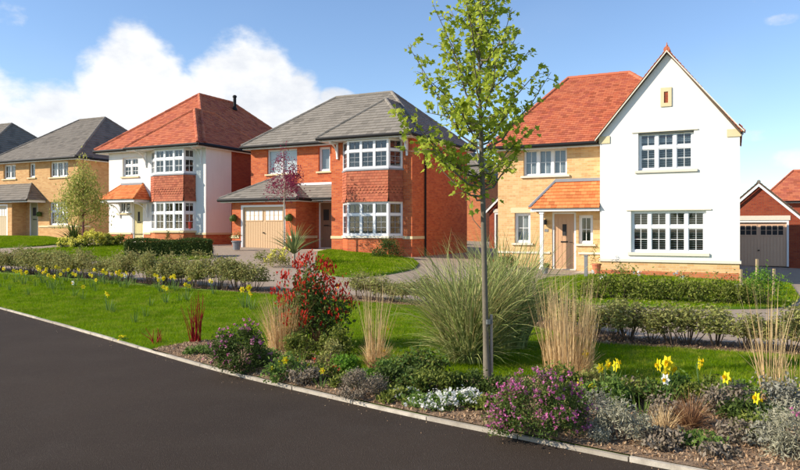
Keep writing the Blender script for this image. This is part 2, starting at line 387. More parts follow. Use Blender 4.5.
# pale concrete edging laid along the path in short lengths
eb = MB(); e2 = EDGE
def resample(P, L):
    out = [P[0]]; acc = 0
    for a, b in zip(P, P[1:]):
        a = Vector(a); b = Vector(b); l = (b-a).length
        while acc + l >= L: a = a + (b-a).normalized()*(L-acc); out.append(tuple(a)); l = (b-a).length; acc = 0
        acc += l
    return out
RS = resample(EDGE, .9)
edging = empty('path_edging', (0, 0, 0), 0, 'pale narrow concrete edging running along the dark footpath', 'edging')
epv = 0
for i, (a, b) in enumerate(zip(RS, RS[1:])):
    a = Vector(a); b = Vector(b)
    if (a.y > 26) or a.x > 6: continue
    dr = (b-a).normalized(); n_ = Vector((-dr.y, dr.x)); b = b-dr*.012; jt = n_*random.uniform(-.004, .004); b = b+jt; a_ = a+jt; z1 = .032 + random.uniform(-.006, .006)
    q = MB().hexa([(*p, z) for z in (-.08, z1) for p in (a_, b, b+n_*.04, a_+n_*.04)])
    o = mk('kerb_stone', q.mesh('kerb_stone'), edging, 'concrete')
# planting bed mulch
BED_PX = [(150, 352.5), (210, 341), (255, 350), (300, 352), (350, 372), (400, 384), (450, 386), (520, 380), (575, 384), (640, 397), (720, 402), (800, 403), (850, 405)]
BED = [gp(*p) for p in BED_PX]
s0 = min(range(len(E_IN)), key=lambda i: (E_IN[i][0]-BED[0][0])**2+(E_IN[i][1]-BED[0][1])**2)
bed_poly = [p for p in offset(EDGE, .03)[s0:] if p[0] < 5] + list(reversed(smooth_poly(BED, 2)))
sheet('planting_bed', bed_poly, .045, 'mulch', 1.)
# soil strip for the laurels, driveway behind it
STRIP = offset(BACK, .95)
sheet('soil_strip', BACK + list(reversed(STRIP)), .02, 'soil', 1.)
far = [us(14, 60), us(-75, 60)]
sheet('driveway', offset(BACK, .9) + [us(14, 8), *far, us(-75, 20)], .0, 'drive', 1.)
def px_poly(L): return [gp(*p) for p in L]
L1 = px_poly([(-60, 236.8), (0, 237.0), (46, 237.3), (64, 240), (70, 243.5), (40, 246.5), (0, 248.5), (-60, 250)])
L2 = px_poly([(22, 251.5), (60, 248.5), (100, 246), (140, 244), (206, 243.5), (212, 250), (210, 259.5), (150, 262), (110, 262), (60, 258.5), (26, 254.5)])
L3 = px_poly([(318, 253), (330, 250.5), (345, 249.8), (412, 260), (419, 265), (412, 270.5), (372, 277.5), (335, 277.5), (315, 270)])
L4 = px_poly([(535, 296), (538, 283), (548, 279.5), (584, 276.5), (625, 276.5), (740, 281), (790, 285), (800, 300), (786, 309), (700, 310), (590, 305), (548, 303)])
LAWNS = [L1, L2, L3, L4]
for L in LAWNS: sheet('garden_lawn', smooth_poly(L+[L[0]], 1)[:-1], .05, 'grass_ground', 1., .08)

# ------------------------------------------------------------------ vegetation meshes (numpy)
def unit(v): return v/np.maximum(1e-9, np.linalg.norm(v, axis=-1, keepdims=True))
def leaves(C, size, width=.55, nrm=None, up=.6, fold=.25, axis=None, maple=False):
    """one small folded leaf per centre; returns (verts, tris)"""
    C = np.asarray(C, float); N = len(C)
    a = unit(rng.normal(size=(N, 3))) if axis is None else unit(np.asarray(axis)+rng.normal(size=(N, 3))*.35)
    n = rng.normal(size=(N, 3)); n[:, 2] += up*2
    if nrm is not None: n += nrm
    n = unit(n - a*np.sum(n*a, 1, keepdims=True)); b = np.cross(n, a)
    sz = (size*rng.uniform(.6, 1.3, N))[:, None]
    if maple:
        ang = np.radians([180, 130, 100, 75, 45, 22, 0, -22, -45, -75, -100, -130]); rad = np.array([.42, .5, .32, .62, .38, .42, .72, .42, .38, .62, .32, .5])
        P = [C + a*sz*r*math.cos(t_)*.95 + b*sz*r*math.sin(t_)*.95 - n*sz*fold*abs(r*math.sin(t_)) for t_, r in zip(ang, rad)]
        Vv = np.stack([C]+P, 1).reshape(-1, 3); k = 13
        f = np.array([(0, i, i+1) for i in range(1, 12)]+[(0, 12, 1)])
    else:
        h = sz*width*.5
        Vv = np.stack([C-a*sz*.5, C+b*h-n*sz*fold*.2+a*sz*.05, C+a*sz*.5, C-b*h-n*sz*fold*.2+a*sz*.05, C+n*0], 1).reshape(-1, 3); k = 5
        f = np.array([(0, 4, 1), (4, 2, 1), (0, 3, 4), (3, 2, 4)])
    Ff = (np.arange(N)[:, None, None]*k + f[None]).reshape(-1, 3)
    return Vv, Ff
def blades(base, dirs, length, width, droop, seg=5, curl=0.):
    """ribbons that start at base, head along dirs and bend over under their weight"""
    N = len(base); base = np.asarray(base, float); dirs = unit(np.asarray(dirs, float)); length = np.broadcast_to(length, N)[:, None]; width = np.broadcast_to(width, N)[:, None]; droop = np.broadcast_to(droop, N)[:, None]
    hor = dirs.copy(); hor[:, 2] = 0; hor = unit(hor+rng.normal(size=hor.shape)*[.02, .02, 0])
    side = unit(np.cross(hor, [0, 0, 1.])+rng.normal(size=(N, 3))*.35)
    rows = []; p = base.copy(); dcur = dirs.copy()
    for i in range(seg+1):
        tt = i/seg; wv = width*(1-tt**1.6)*.5+.0004
        rows.append(p-side*wv); rows.append(p+side*wv)
        p = p + dcur*length/seg; dcur = unit(dcur + hor*droop/seg*.7 + np.array([0, 0, -1.])*droop/seg*(tt*1.6) + rng.normal(size=(N, 3))*curl)
    Vv = np.stack(rows, 1).reshape(-1, 3); k = 2*(seg+1)
    f = np.array([(2*i, 2*i+1, 2*i+3, 2*i+2) for i in range(seg)])
    return Vv, (np.arange(N)[:, None, None]*k + f[None]).reshape(-1, 4)
def merge(L):
    Vs, Fs, o = [], [], 0
    for v, f in L: Vs.append(v); Fs.append(f+o); o += len(v)
    return np.concatenate(Vs), np.concatenate(Fs)
def clumps(n, K, rx, ry, h, z0=.0, spread=.22, shell=.5):
    """leaf centres gathered in uneven clumps filling a dome"""
    th = rng.uniform(0, 2*np.pi, K); ph = np.arccos(rng.uniform(0, 1, K)); r = rng.uniform(shell, 1, K)**.6
    c = np.stack([rx*r*np.sin(ph)*np.cos(th)*.85, ry*r*np.sin(ph)*np.sin(th)*.85, z0+h*(.12+.78*r*np.cos(ph))], 1)
    w_ = rng.uniform(.3, 1, K); k = rng.choice(K, n, p=w_/w_.sum())
    C = c[k] + rng.normal(size=(n, 3))*spread*np.array([rx, ry, h*.6]); C[:, 2] = np.maximum(C[:, 2], .02)
    return C, c
def lawn_blades(name, poly, dens, hgt, wid, dz=.03, fade=0., holes=()):
    P = np.array(poly); lo, hi = P.min(0), P.max(0); lo = np.maximum(lo, [-30, 4]); hi = np.minimum(hi, [16, 40])
    n = int((hi[0]-lo[0])*(hi[1]-lo[1])*dens); X = rng.uniform(lo, hi, (n, 2)); X = X[pinside(X, poly)]
    inview = np.abs(X[:, 0]) < X[:, 1]*.66+3.5; X = X[inview]
    for h_ in holes: X = X[~pinside(X, h_)]
    if fade: X = X[rng.uniform(size=len(X)) < np.clip((fade/X[:, 1])**1.4, 0, 1)]
    N = len(X); sc_ = np.clip(X[:, 1]/9, 1, 2.3); z = ter(X[:, 0], X[:, 1])+dz-.004
    B = np.column_stack([X, z]); a = rng.uniform(0, 2*np.pi, N); hh = hgt*rng.uniform(.5, 1.25, N)*(.8+.2*sc_); ww = wid*sc_*rng.uniform(.7, 1.2, N)
    sd = np.column_stack([np.cos(a), np.sin(a), np.zeros(N)])*ww[:, None]*.5; ln = rng.normal(size=(N, 3))*hh[:, None]*.45; ln[:, 2] = hh
    Vv = np.stack([B-sd, B+sd, B+ln], 1).reshape(-1, 3); Ff = np.arange(3*N).reshape(-1, 3)
    o = mk(name, npmesh(name, Vv, Ff), None, 'lawn_blade'); return o
props(lawn_blades('grass', lawn_verge, 6500, .045, .006, .03, 7.5, (bed_poly,)), 'short mown bright green grass of the verge with daffodils in it', 'grass', kind='stuff')
for L, lb in zip(LAWNS, ('short mown grass in front of the leftmost brick house', 'short mown grass in front of the white house with box hedge', 'short mown grass in front of the red brick house bay window', 'short mown grass in front of the white gabled house')):
    props(lawn_blades('grass', L, 900, .05, .012, .05), lb, 'grass', kind='stuff')
# bark chips scattered on the bed
P = np.array(bed_poly); lo, hi = np.maximum(P.min(0), [-8, 3.5]), np.minimum(P.max(0), [7, 13]); X = rng.uniform(lo, hi, (60000, 2)); X = X[pinside(X, bed_poly)]
Ca = np.column_stack([X, ter(X[:, 0], X[:, 1])+.05+rng.uniform(0, .015, len(X))]); v, f = leaves(Ca, .034, .45, up=1.6, fold=.6)
props(mk('bark_chips', npmesh('bark_chips', v, f), None, 'bark_chip'), 'pinkish brown bark chips scattered over the planting bed', 'bark mulch', kind='stuff')
X = []
for a, b in zip(BACK, BACK[1:]):
    if a[1] < 40: k = int(380*math.dist(a, b)); tt = rng.uniform(0, 1, k)[:, None]; q = np.array(a)*(1-tt)+np.array(b)*tt; nn_ = np.array([-(b[1]-a[1]), b[0]-a[0]])/math.dist(a, b); X.append(q+nn_*rng.uniform(.0, .95, k)[:, None])
X = np.concatenate(X); v, f = leaves(np.column_stack([X, ter(X[:, 0], X[:, 1])+.03]), .04, .5, up=1.6, fold=.6)
props(mk('bark_chips', npmesh('bark_chips', v, f), None, 'bark_chip'), 'brown bark chips and litter under the low laurel row', 'bark mulch', kind='stuff')

# ------------------------------------------------------------------ house building kit
NOSPLIT = {'brick_wall', 'rendered_wall', 'rendered_gable', 'plinth', 'ridge_tiles', 'window', 'curtain', 'dark_room_backing', 'lead_apron'}
def pieces(mb):
    """splits a part whose pieces do not touch into its pieces"""
    bb = []
    for f in mb.f:
        P = [mb.v[i] for i in f]; bb.append(([min(p[k] for p in P)-.012 for k in range(3)], [max(p[k] for p in P)+.012 for k in range(3)]))
    n = len(bb); par = list(range(n))
    def find(a):
        while par[a] != a: par[a] = par[par[a]]; a = par[a]
        return a
    for i in range(n):
        for j in range(i):
            if all(bb[i][0][k] <= bb[j][1][k] and bb[j][0][k] <= bb[i][1][k] for k in range(3)): par[find(i)] = find(j)
    out = {}
    for i in range(n): out.setdefault(find(i), []).append(i)
    if len(out) == 1: return [mb]
    res = []
    for L in out.values():
        g = MB(); mp = {}
        for i in L:
            for k in mb.f[i]:
                if k not in mp: mp[k] = len(g.v); g.v.append(mb.v[k])
            g.f.append(tuple(mp[k] for k in mb.f[i]))
        res.append(g)
    return res
class House:
    def __init__(h, name, label, cat, u0, s0, z0, group=None):
        h.o = (u0, s0, z0); x, y = us(u0, s0)
        h.root = empty(name, (x, y, z0), -T, label, cat, group)
    def part(h, name, mb, m, parent=None, fix=True, kind=None, smooth=False, label=None):
        if kind is None and name not in NOSPLIT:
            G = pieces(mb)
            if len(G) > 1:
                for g in G: r = h.part(name, g, m, parent, fix, smooth=smooth, label=label, kind='')
                return r
        o = mk(name, mb.mesh(name, h.o, fix, smooth), parent or h.root, m)
        if kind: o['kind'] = kind
        if label: o['label'] = label
        return o
class Frame:
    """a vertical plane: a runs along it, d out of it"""
    def __init__(f, o, e): L = math.hypot(*e); f.o = o; f.e = (e[0]/L, e[1]/L); f.n = (f.e[1], -f.e[0]); f.len = L
    def pt(f, a, z, d=0.): return (f.o[0]+f.e[0]*a+f.n[0]*d, f.o[1]+f.e[1]*a+f.n[1]*d, z)
    def box(f, mb, a0, a1, z0, z1, d0, d1): return mb.hexa([f.pt(a, z, d) for z in (z0, z1) for a, d in ((a0, d1), (a1, d1), (a1, d0), (a0, d0))])
def front(s): return Frame((0, s), (1, 0))
def wall(mb, fr, a0, a1, z0, z1, holes=(), depth=.13):
    A = sorted({a0, a1, *[min(max(h[0], a0), a1) for h in holes], *[min(max(h[1], a0), a1) for h in holes]}); Z = sorted({z0, z1, *[min(max(h[2], z0), z1) for h in holes], *[min(max(h[3], z0), z1) for h in holes]})
    for i in range(len(A)-1):
        for j in range(len(Z)-1):
            ca, cz = (A[i]+A[i+1])/2, (Z[j]+Z[j+1])/2
            if any(h[0] < ca < h[1] and h[2] < cz < h[3] for h in holes): continue
            mb.face([fr.pt(A[i], Z[j]), fr.pt(A[i+1], Z[j]), fr.pt(A[i+1], Z[j+1]), fr.pt(A[i], Z[j+1])])
    for h in holes:
        p0, p1, p2, p3 = (h[0], max(h[2], z0)), (h[1], max(h[2], z0)), (h[1], min(h[3], z1)), (h[0], min(h[3], z1))
        if p0[1] >= p2[1]: continue
        for (a, z), (b, y) in ((p0, p1), (p1, p2), (p2, p3), (p3, p0)): mb.face([fr.pt(a, z), fr.pt(b, y), fr.pt(b, y, -depth), fr.pt(a, z, -depth)])
def window(H, fr, a0, a1, z0, z1, cols, rows, bars=(1, 1), d=-.10, inside=True, blind=None, fw=.05, mw=.07, glass=True, depth=.5, sill=None, fm='upvc_white', leadm='upvc_white', barw=.018):
    """cols, rows: relative sizes (rows bottom to top); bars: (vertical, horizontal) per light"""
    f = MB(); fr.box(f, a0, a1, z0, z0+fw, d-.06, d); fr.box(f, a0, a1, z1-fw, z1, d-.06, d)
    fr.box(f, a0, a0+fw, z0+fw, z1-fw, d-.06, d); fr.box(f, a1-fw, a1, z0+fw, z1-fw, d-.06, d)
    cw = (a1-a0-2*fw-mw*(len(cols)-1)); ch = (z1-z0-2*fw-mw*(len(rows)-1)); cs, rs = sum(cols), sum(rows)
    a = a0+fw; CE = []
    for c in cols: CE.append((a, a+cw*c/cs)); a += cw*c/cs+mw
    z = z0+fw; RE = []
    for r in rows: RE.append((z, z+ch*r/rs)); z += ch*r/rs+mw
    for (x0, x1), (y0, y1) in zip(CE, CE[1:]): fr.box(f, x1, y0, z0+fw, z1-fw, d-.055, d+.006)
    for (x0, x1), (y0, y1) in zip(RE, RE[1:]):
        for c in CE: fr.box(f, c[0], c[1], x1, y0, d-.055, d-.002)
    W = H.part('window', f, fm); g = MB()
    for ri, r in enumerate(RE):
        for c in CE:
            # sash of its own in each light
            sw = .028; s_ = g
            fr.box(s_, c[0], c[1], r[0], r[0]+sw, d-.05, d-.018); fr.box(s_, c[0], c[1], r[1]-sw, r[1], d-.05, d-.018)
            fr.box(s_, c[0], c[0]+sw, r[0]+sw, r[1]-sw, d-.05, d-.018); fr.box(s_, c[1]-sw, c[1], r[0]+sw, r[1]-sw, d-.05, d-.018)
            P_ = MB(); fr.box(P_, c[0]+sw, c[1]-sw, r[0]+sw, r[1]-sw, d-.042, d-.036); H.part('pane', P_, 'glass', W)
            nv, nh = bars if not isinstance(bars[0], (tuple, list)) else bars[ri]
            for i in range(nv): x = c[0]+sw+(c[1]-c[0]-2*sw)*(i+1)/(nv+1); fr.box(g, x-barw/2, x+barw/2, r[0]+sw, r[1]-sw, d-.034, d-.026)
            for i in range(nh): y = r[0]+sw+(r[1]-r[0]-2*sw)*(i+1)/(nh+1); fr.box(g, c[0]+sw, c[1]-sw, y-barw/2, y+barw/2, d-.033, d-.027)
    H.part('glazing_bar', g, leadm, W)
    if blind == 'louvre':
        b = MB(); z = z0+.06
        while z < z1-.06:
            for c in CE:
                b.hexa([fr.pt(a_, z_, d_) for z_, dd in ((z, 0), (z+.012, 0)) for a_, d_ in ((c[0], d-.10), (c[1], d-.10), (c[1], d-.15), (c[0], d-.15))])
            z += .075
        for c in CE: fr.box(b, c[0]-.02, c[0]+.015, z0+.05, z1-.05, d-.16, d-.095); fr.box(b, c[1]-.015, c[1]+.02, z0+.05, z1-.05, d-.16, d-.095)
        H.part('shutter', b, 'blind_grey', W)
    elif blind in ('white', 'grey'):
        b = MB(); fr.box(b, a0+.04, a1-.04, z0+.05, z1-.05, d-.14, d-.12); H.part('blind', b, 'blind_'+blind, W)
    elif blind == 'curtain':
        b = MB()
        for x0, x1 in ((a0+.04, a0+.04+.16*(a1-a0)), (a1-.04-.16*(a1-a0), a1-.04)):
            n = max(4, int((x1-x0)/.03)); 
            for i in range(n):
                xa, xb = x0+(x1-x0)*i/n, x0+(x1-x0)*(i+1)/n; da, db = (-.16, -.2) if i % 2 else (-.2, -.16)
                b.face([fr.pt(xa, z0+.05, d+da), fr.pt(xb, z0+.05, d+db), fr.pt(xb, z1-.04, d+db), fr.pt(xa, z1-.04, d+da)])
        H.part('curtain', b, 'blind_grey', W, fix=False)
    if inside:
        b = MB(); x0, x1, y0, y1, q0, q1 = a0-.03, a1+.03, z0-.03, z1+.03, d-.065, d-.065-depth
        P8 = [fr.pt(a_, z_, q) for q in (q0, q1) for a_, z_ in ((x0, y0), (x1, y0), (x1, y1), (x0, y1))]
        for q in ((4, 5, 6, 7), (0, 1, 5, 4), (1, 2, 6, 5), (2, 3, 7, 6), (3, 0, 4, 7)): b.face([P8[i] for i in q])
        H.part('dark_room_backing', b, 'unlit_interior', W, fix=False)  # dark box behind the glass stands in for the unlit room
    if sill:
        b = MB(); fr.box(b, a0-.1, a1+.1, z0-.075, z0-.002, -.1, .07); H.part('sill', b, sill, W)
    return W
def roof_plane(mb, P, w_=.2, gauge=.15, th=.018, jit=.5):
    """overlapping tiles on the convex roof plane P; P[0]->P[1] is the eave"""
    P = [Vector(p) for p in P]; e = (P[1]-P[0]).normalized(); n = None
    for q in P[2:]:
        c = e.cross(q-P[0])
        if c.length > .1: n = c.normalized(); break
    if n.z < 0: n = -n
    up = n.cross(e)
    if (sum((q-P[0]).dot(up) for q in P)) < 0: up = -up
    L = [((q-P[0]).dot(e), (q-P[0]).dot(up)) for q in P]; top = max(y for _, y in L)
    def span(y):
        xs = []
        for (x0, y0), (x1, y1) in zip(L, L[1:]+L[:1]):
            if abs(y1-y0) < 1e-9:
                if abs(y-y0) < 1e-6: xs += [x0, x1]
            elif min(y0, y1)-1e-9 <= y <= max(y0, y1)+1e-9: xs.append(x0+(x1-x0)*(y-y0)/(y1-y0))
        return (min(xs), max(xs)) if xs else None
    y = -.04; r = 0; off = n*.012
    while y < top-.02:
        ya, yb = y, min(y+gauge+.012, top); sa, sb = span(max(ya, 0)), span(yb-1e-6)
        if not sa or not sb: break
        lo, hi = min(sa[0], sb[0]), max(sa[1], sb[1]); x = math.floor(lo/w_)*w_ - (w_/2 if r % 2 else 0)
        while x < hi:
            x0, x1 = x+.003, x+w_-.003
            A0, A1 = min(max(x0, sa[0]), sa[1]), min(max(x1, sa[0]), sa[1]); B0, B1 = min(max(x0, sb[0]), sb[1]), min(max(x1, sb[0]), sb[1])
            if A1-A0 > .01 or B1-B0 > .01:
                j = random.random()*.006*jit; base = P[0]+off
                lowz = n*(th+.012+j); hiz = n*(.004+j)
                q = [base+e*A0+up*ya+lowz, base+e*A1+up*ya+lowz, base+e*B1+up*yb+hiz, base+e*B0+up*yb+hiz, base+e*A0+up*ya, base+e*A1+up*ya]
                b = len(mb.v); mb.v += [tuple(v) for v in q]; mb.f += [(b, b+1, b+2, b+3), (b+4, b+5, b+1, b), (b+4, b, b+3), (b+5, b+2, b+1)]
            x += w_
        y += gauge; r += 1
def caps(mb, A, B, r=.1, L=.42):
    """half-round hip and ridge tiles laid end to end"""
    A = Vector(A); B = Vector(B); d = B-A; n = max(1, round(d.length/L)); d /= n
    for i in range(n): mb.tube([A+d*i, A+d*(i+1.04)], [r*1.08, r*.96], 8)
def hip_roof(H, name, ue0, ue1, s0, s1, ze, R, m, capm=None, w_=.2, gauge=.15, planes='fblr', caplines=True, th=.018, capr=.095, fascia='upvc_white', gutter=True, gend=None, single=False):
    """eave rectangle and ridge R=((u,s,z),(u,s,z)); ridge along u or along s (R[0]==front/left end)"""
    c = [(ue0, s0, ze), (ue1, s0, ze), (ue1, s1, ze), (ue0, s1, ze)]; a, b = R; deck = MB()
    along_u = abs(a[0]-b[0]) > abs(a[1]-b[1])
    if along_u: pl = dict(f=[c[0], c[1], b, a], r=[c[1], c[2], b], b=[c[2], c[3], a, b], l=[c[3], c[0], a]); hips = [(c[0], a), (c[3], a), (c[1], b), (c[2], b), (a, b)]
    else: pl = dict(f=[c[0], c[1], a], r=[c[1], c[2], b, a], b=[c[2], c[3], b], l=[c[3], c[0], a, b]); hips = [(c[0], a), (c[1], a), (c[2], b), (c[3], b), (a, b)]
    for k in pl.values(): deck.face(k)
    deck.face([(x, y, ze) for x, y, _ in reversed(c)])
    rf = H.part(name, deck, 'stem_brown'); tl = MB()
    for k in planes: roof_plane(tl, pl[k], w_, gauge, th)
    H.part('roof_tiles', tl, m, rf, fix=False, kind='stuff')
    cp = MB()
    for A, B in hips:
        if single:
            A_, B_ = Vector(A), Vector(B); d_ = B_-A_; n_ = max(1, round(d_.length/.42)); d_ /= n_
            for i in range(n_):
                q = MB(); q.tube([A_+d_*i, A_+d_*(i+1.04)], [capr*1.08, capr*.96], 8); H.part('ridge_tile', q, m, rf)
        elif math.dist(A, B) > .05: caps(cp, Vector(A)+Vector((0, 0, .01)), Vector(B)+Vector((0, 0, .01)), capr)
    if not single: H.part('ridge_tiles', cp, capm or m, rf)
    fs = MB(); t_ = .03
    fs.box(ue0+.05, ue1-.05, s0+.03, s0+.06, ze-.17, ze-.004); fs.box(ue1-.06, ue1-.03, s0+.06, s1-.05, ze-.17, ze-.004); fs.box(ue0+.03, ue0+.06, s0+.06, s1-.05, ze-.17, ze-.004)
    fs.box(ue0+.06, ue1-.06, s0+.06, s1-.06, ze-.15, ze-.13)
    H.part('fascia', fs, fascia, rf)
    if gutter:
        g = MB(); g.tube([(ue0-.03, s0-.05, ze-.06), (gend if gend is not None else ue1+.03, s0-.05, ze-.06)], .07, 8); (gend is None) and g.tube([(ue1+.05, s0-.08, ze-.06), (ue1+.05, s1, ze-.06)], .07, 8)
        H.part('gutter', g, 'black_plastic', rf)
    return rf
def band(H, pts, z0, z1, d, m, name='stone_band'):
    """a moulding that follows the wall line pts, d proud"""
    mb = MB()
    for a, b in zip(pts, pts[1:]):
        fr = Frame(a, (b[0]-a[0], b[1]-a[1])); fr.box(mb, -d*.0, fr.len+d*.99, z0, z1, -.02, d)
    return H.part(name, mb, m)
def door(H, fr, a0, a1, z0, z1, m, glassrect=None, frame_m='upvc_white', panels=True):
    f = MB(); d = -.06
    fr.box(f, a0-.07, a0, z0, z1+.07, d-.08, d+.03); fr.box(f, a1, a1+.07, z0, z1+.07, d-.08, d+.03); fr.box(f, a0, a1, z1, z1+.07, d-.08, d+.03)
    H.part('door_frame', f, frame_m)
    l = MB(); fr.box(l, a0, a1, z0+.02, z1, d-.07, d-.02); D = H.part('door', l, m)
    n = 5; g = MB(); wv = (a1-a0)/n
    for i in range(n): fr.box(g, a0+i*wv+.012, a0+(i+1)*wv-.012, z0+.12, z1-.12, d-.022, d-.012)
    H.part('door_board', g, m, D)
    if glassrect:
        x0, x1, y0, y1 = glassrect; q = MB(); fr.box(q, x0, x1, y0, y1, d-.02, d-.004); H.part('pane', q, 'unlit_interior', D)
        q = MB(); fr.box(q, x0-.02, x1+.02, y0-.02, y0, d-.02, d); fr.box(q, x0-.02, x1+.02, y1, y1+.02, d-.02, d); fr.box(q, x0-.02, x0, y0, y1, d-.02, d); fr.box(q, x1, x1+.02, y0, y1, d-.02, d); H.part('pane_trim', q, m, D)
    zc = z0+(z1-z0)*.5; q = MB(); fr.box(q, (a0+a1)/2-.13, (a0+a1)/2+.13, zc-.03, zc+.02, d-.02, d+.004); H.part('letterbox', q, 'black_plastic', D)
    q = MB(); q.tube([fr.pt(a1-.07, zc-.02, d), fr.pt(a1-.07, zc-.02, d+.05), fr.pt(a1-.17, zc-.02, d+.05)], .012, 6); H.part('handle', q, 'black_plastic', D)
    q = MB(); fr.box(q, a0-.07, a1+.07, z0-.08, z0+.02, d-.1, d+.08); H.part('door_step', q, 'stone_pale')
def garage_door(H, fr, a0, a1, z0, z1, m, frame_m='upvc_white', panecol='blind_white'):
    f = MB(); d = -.06
    fr.box(f, a0-.09, a0, z0, z1+.09, d-.1, d+.05); fr.box(f, a1, a1+.09, z0, z1+.09, d-.1, d+.05); fr.box(f, a0, a1, z1, z1+.09, d-.1, d+.05)
    H.part('garage_frame', f, frame_m)
    l = MB(); fr.box(l, a0, a1, z0, z1, d-.09, d-.05); D = H.part('garage_door', l, m)
    zw0, zw1 = z1-.62, z1-.14; n = 17; wv = (a1-a0)/n; g = MB()
    for i in range(n): fr.box(g, a0+i*wv+.008, a0+(i+1)*wv-.008, z0+.03, zw0-.06, d-.052, d-.034)
    H.part('door_rib', g, m, D, kind='stuff'); mid = (a0+a1)/2
    for x0, x1 in ((a0+.12, mid-.07), (mid+.07, a1-.12)):
        for i in range(4):
            q0, q1 = x0+(x1-x0)*i/4+.02, x0+(x1-x0)*(i+1)/4-.02
            q = MB(); fr.box(q, q0, q1, zw0+.02, zw1-.02, d-.052, d-.042); H.part('pane', q, panecol, D)
        q = MB(); fr.box(q, x0, x1, zw0-.03, zw0+.02, d-.052, d-.03); fr.box(q, x0, x1, zw1-.02, zw1+.03, d-.052, d-.03)
        for i in range(5): xx = x0+(x1-x0)*i/4; fr.box(q, xx-.02, xx+.02, zw0+.02, zw1-.02, d-.052, d-.03)
        fr.box(q, x0+.02, x1-.02, (zw0+zw1)/2-.008, (zw0+zw1)/2+.008, d-.05, d-.036)
        H.part('pane_trim', q, m, D)
    q = MB(); q.tube([fr.pt(mid, z0+.75, d-.03), fr.pt(mid, z0+.75, d+.02)], .03, 8); fr.box(q, mid-.05, mid+.05, z0+.735, z0+.765, d+.015, d+.03); H.part('handle', q, 'black_plastic', D)
def bay(H, uw0, uw1, sw, uf0, uf1, sf, zb, z_sill, z_lt, z_ub, z_top, brickm, sillm, wcols=3, bars=((1, 1), (1, 0)), rows=(1.7, 1), lead='upvc_white', hungbot=.08):
    """two-storey canted bay: brick base, windows, hung tiles, windows"""
    pl = [(uw0, sw), (uf0, sf), (uf1, sf), (uw1, sw)]
    b = MB(); b.prism(pl, zb, z_sill-.1); H.part('bay_base', b, brickm)
    def ring(k):   # plan pushed outwards by k
        return [(uw0-k*1.0, sw), (uf0-k*.7, sf-k), (uf1+k*.7, sf-k), (uw1+k*1.0, sw)]
    b = MB(); b.prism(ring(.07), z_sill-.1, z_sill); H.part('sill', b, sillm)
    b = MB(); b.prism(ring(.0), z_lt, z_ub); B_ = H.part('tile_hanging', b, 'stem_brown')
    t_ = MB(); R = pl
    for a, c in zip(R, R[1:]):
        fr = Frame(a, (c[0]-a[0], c[1]-a[1])); rows_ = int((z_ub-z_lt)/.11); 
        for r in range(rows_):
            z0 = z_lt+(z_ub-z_lt)*r/rows_; z1 = z_lt+(z_ub-z_lt)*(r+1)/rows_+.01; x = -(.08 if r % 2 else 0); fl = .03+hungbot*max(0, 1-r/3)**1.5; fl2 = .012+hungbot*max(0, 1-(r+1)/3)**1.5
            club = r in (3, 4, 5) 
            while x < fr.len:
                x0, x1 = max(0, x+.003), min(fr.len, x+.163)
                if x1-x0 > .01:
                    j = random.random()*.004; m_ = (x0+x1)/2
                    if club: q = [fr.pt(x0, z0+.035, fl+j), fr.pt(m_, z0-.012, fl+j), fr.pt(x1, z0+.035, fl+j), fr.pt(x1, z1, fl2+j), fr.pt(x0, z1, fl2+j)]
                    else: q = [fr.pt(x0, z0, fl+j), fr.pt(x1, z0, fl+j), fr.pt(x1, z1, fl2+j), fr.pt(x0, z1, fl2+j)]
                    bb = len(t_.v); t_.v += q; t_.f.append(tuple(range(bb, bb+len(q))))
                    bb = len(t_.v); t_.v += [fr.pt(x0, z0, .0), fr.pt(x1, z0, .0), fr.pt(x1, z0, fl+j), fr.pt(x0, z0, fl+j)]; t_.f.append((bb, bb+1, bb+2, bb+3))
                x += .166
    H.part('hung_tiles', t_, 'tile_hung', B_, fix=False, kind='stuff')
    b = MB(); b.prism(ring(.05), z_ub, z_ub+.07); H.part('lead_apron', b, 'lead')
    for za, zc in ((z_sill, z_lt), (z_ub+.07, z_top)):
        for i, (a, c) in enumerate(zip(pl, pl[1:])):
            fr = Frame(a, (c[0]-a[0], c[1]-a[1]))
            window(H, fr, .0, fr.len, za+.002, zc-.002, [1]*(wcols if i == 1 else 1), rows, bars, d=0., inside=False, fw=.085, mw=.11, leadm=lead, barw=.02)
        b = MB(); b.box(uw0+.1, uw1-.1, sw-.02, sw-.008, za, zc); H.part('dark_room_backing', b, 'unlit_interior')  # dark panel covers the wall, painted as the unlit room behind the bay
        b = MB(); b.prism([(uw0+.08, sw), (uf0+.08, sf+.1), (uf1-.08, sf+.1), (uw1-.08, sw)], zc-.05, zc-.03); H.part('bay_ceiling', b, 'unlit_interior')

def bracket(H, u, s_wall, s_out, z_top, z_bot, m='upvc_white'):
    b = MB(); b.box(u-.04, u+.04, s_wall-.06, s_wall, z_bot, z_top); b.box(u-.04, u+.04, s_out, s_wall-.06, z_top-.08, z_top)
    n = 6; pts = []
    for i in range(n+1): a = math.pi/2*i/n; pts.append((u, s_wall-.04-(s_wall-s_out-.1)*(1-math.cos(a)), z_bot+.06+(z_top-z_bot-.14)*math.sin(a)))
    for p, q in zip(pts, pts[1:]): b.hexa([(u+k, p_[1]+o1, p_[2]+o2) for k in (-.035, .035) for p_, o1, o2 in ((p, .03, -.03), (q, .03, -.03), (q, -.03, .03), (p, -.03, .03))])
    H.part('bracket', b, m)

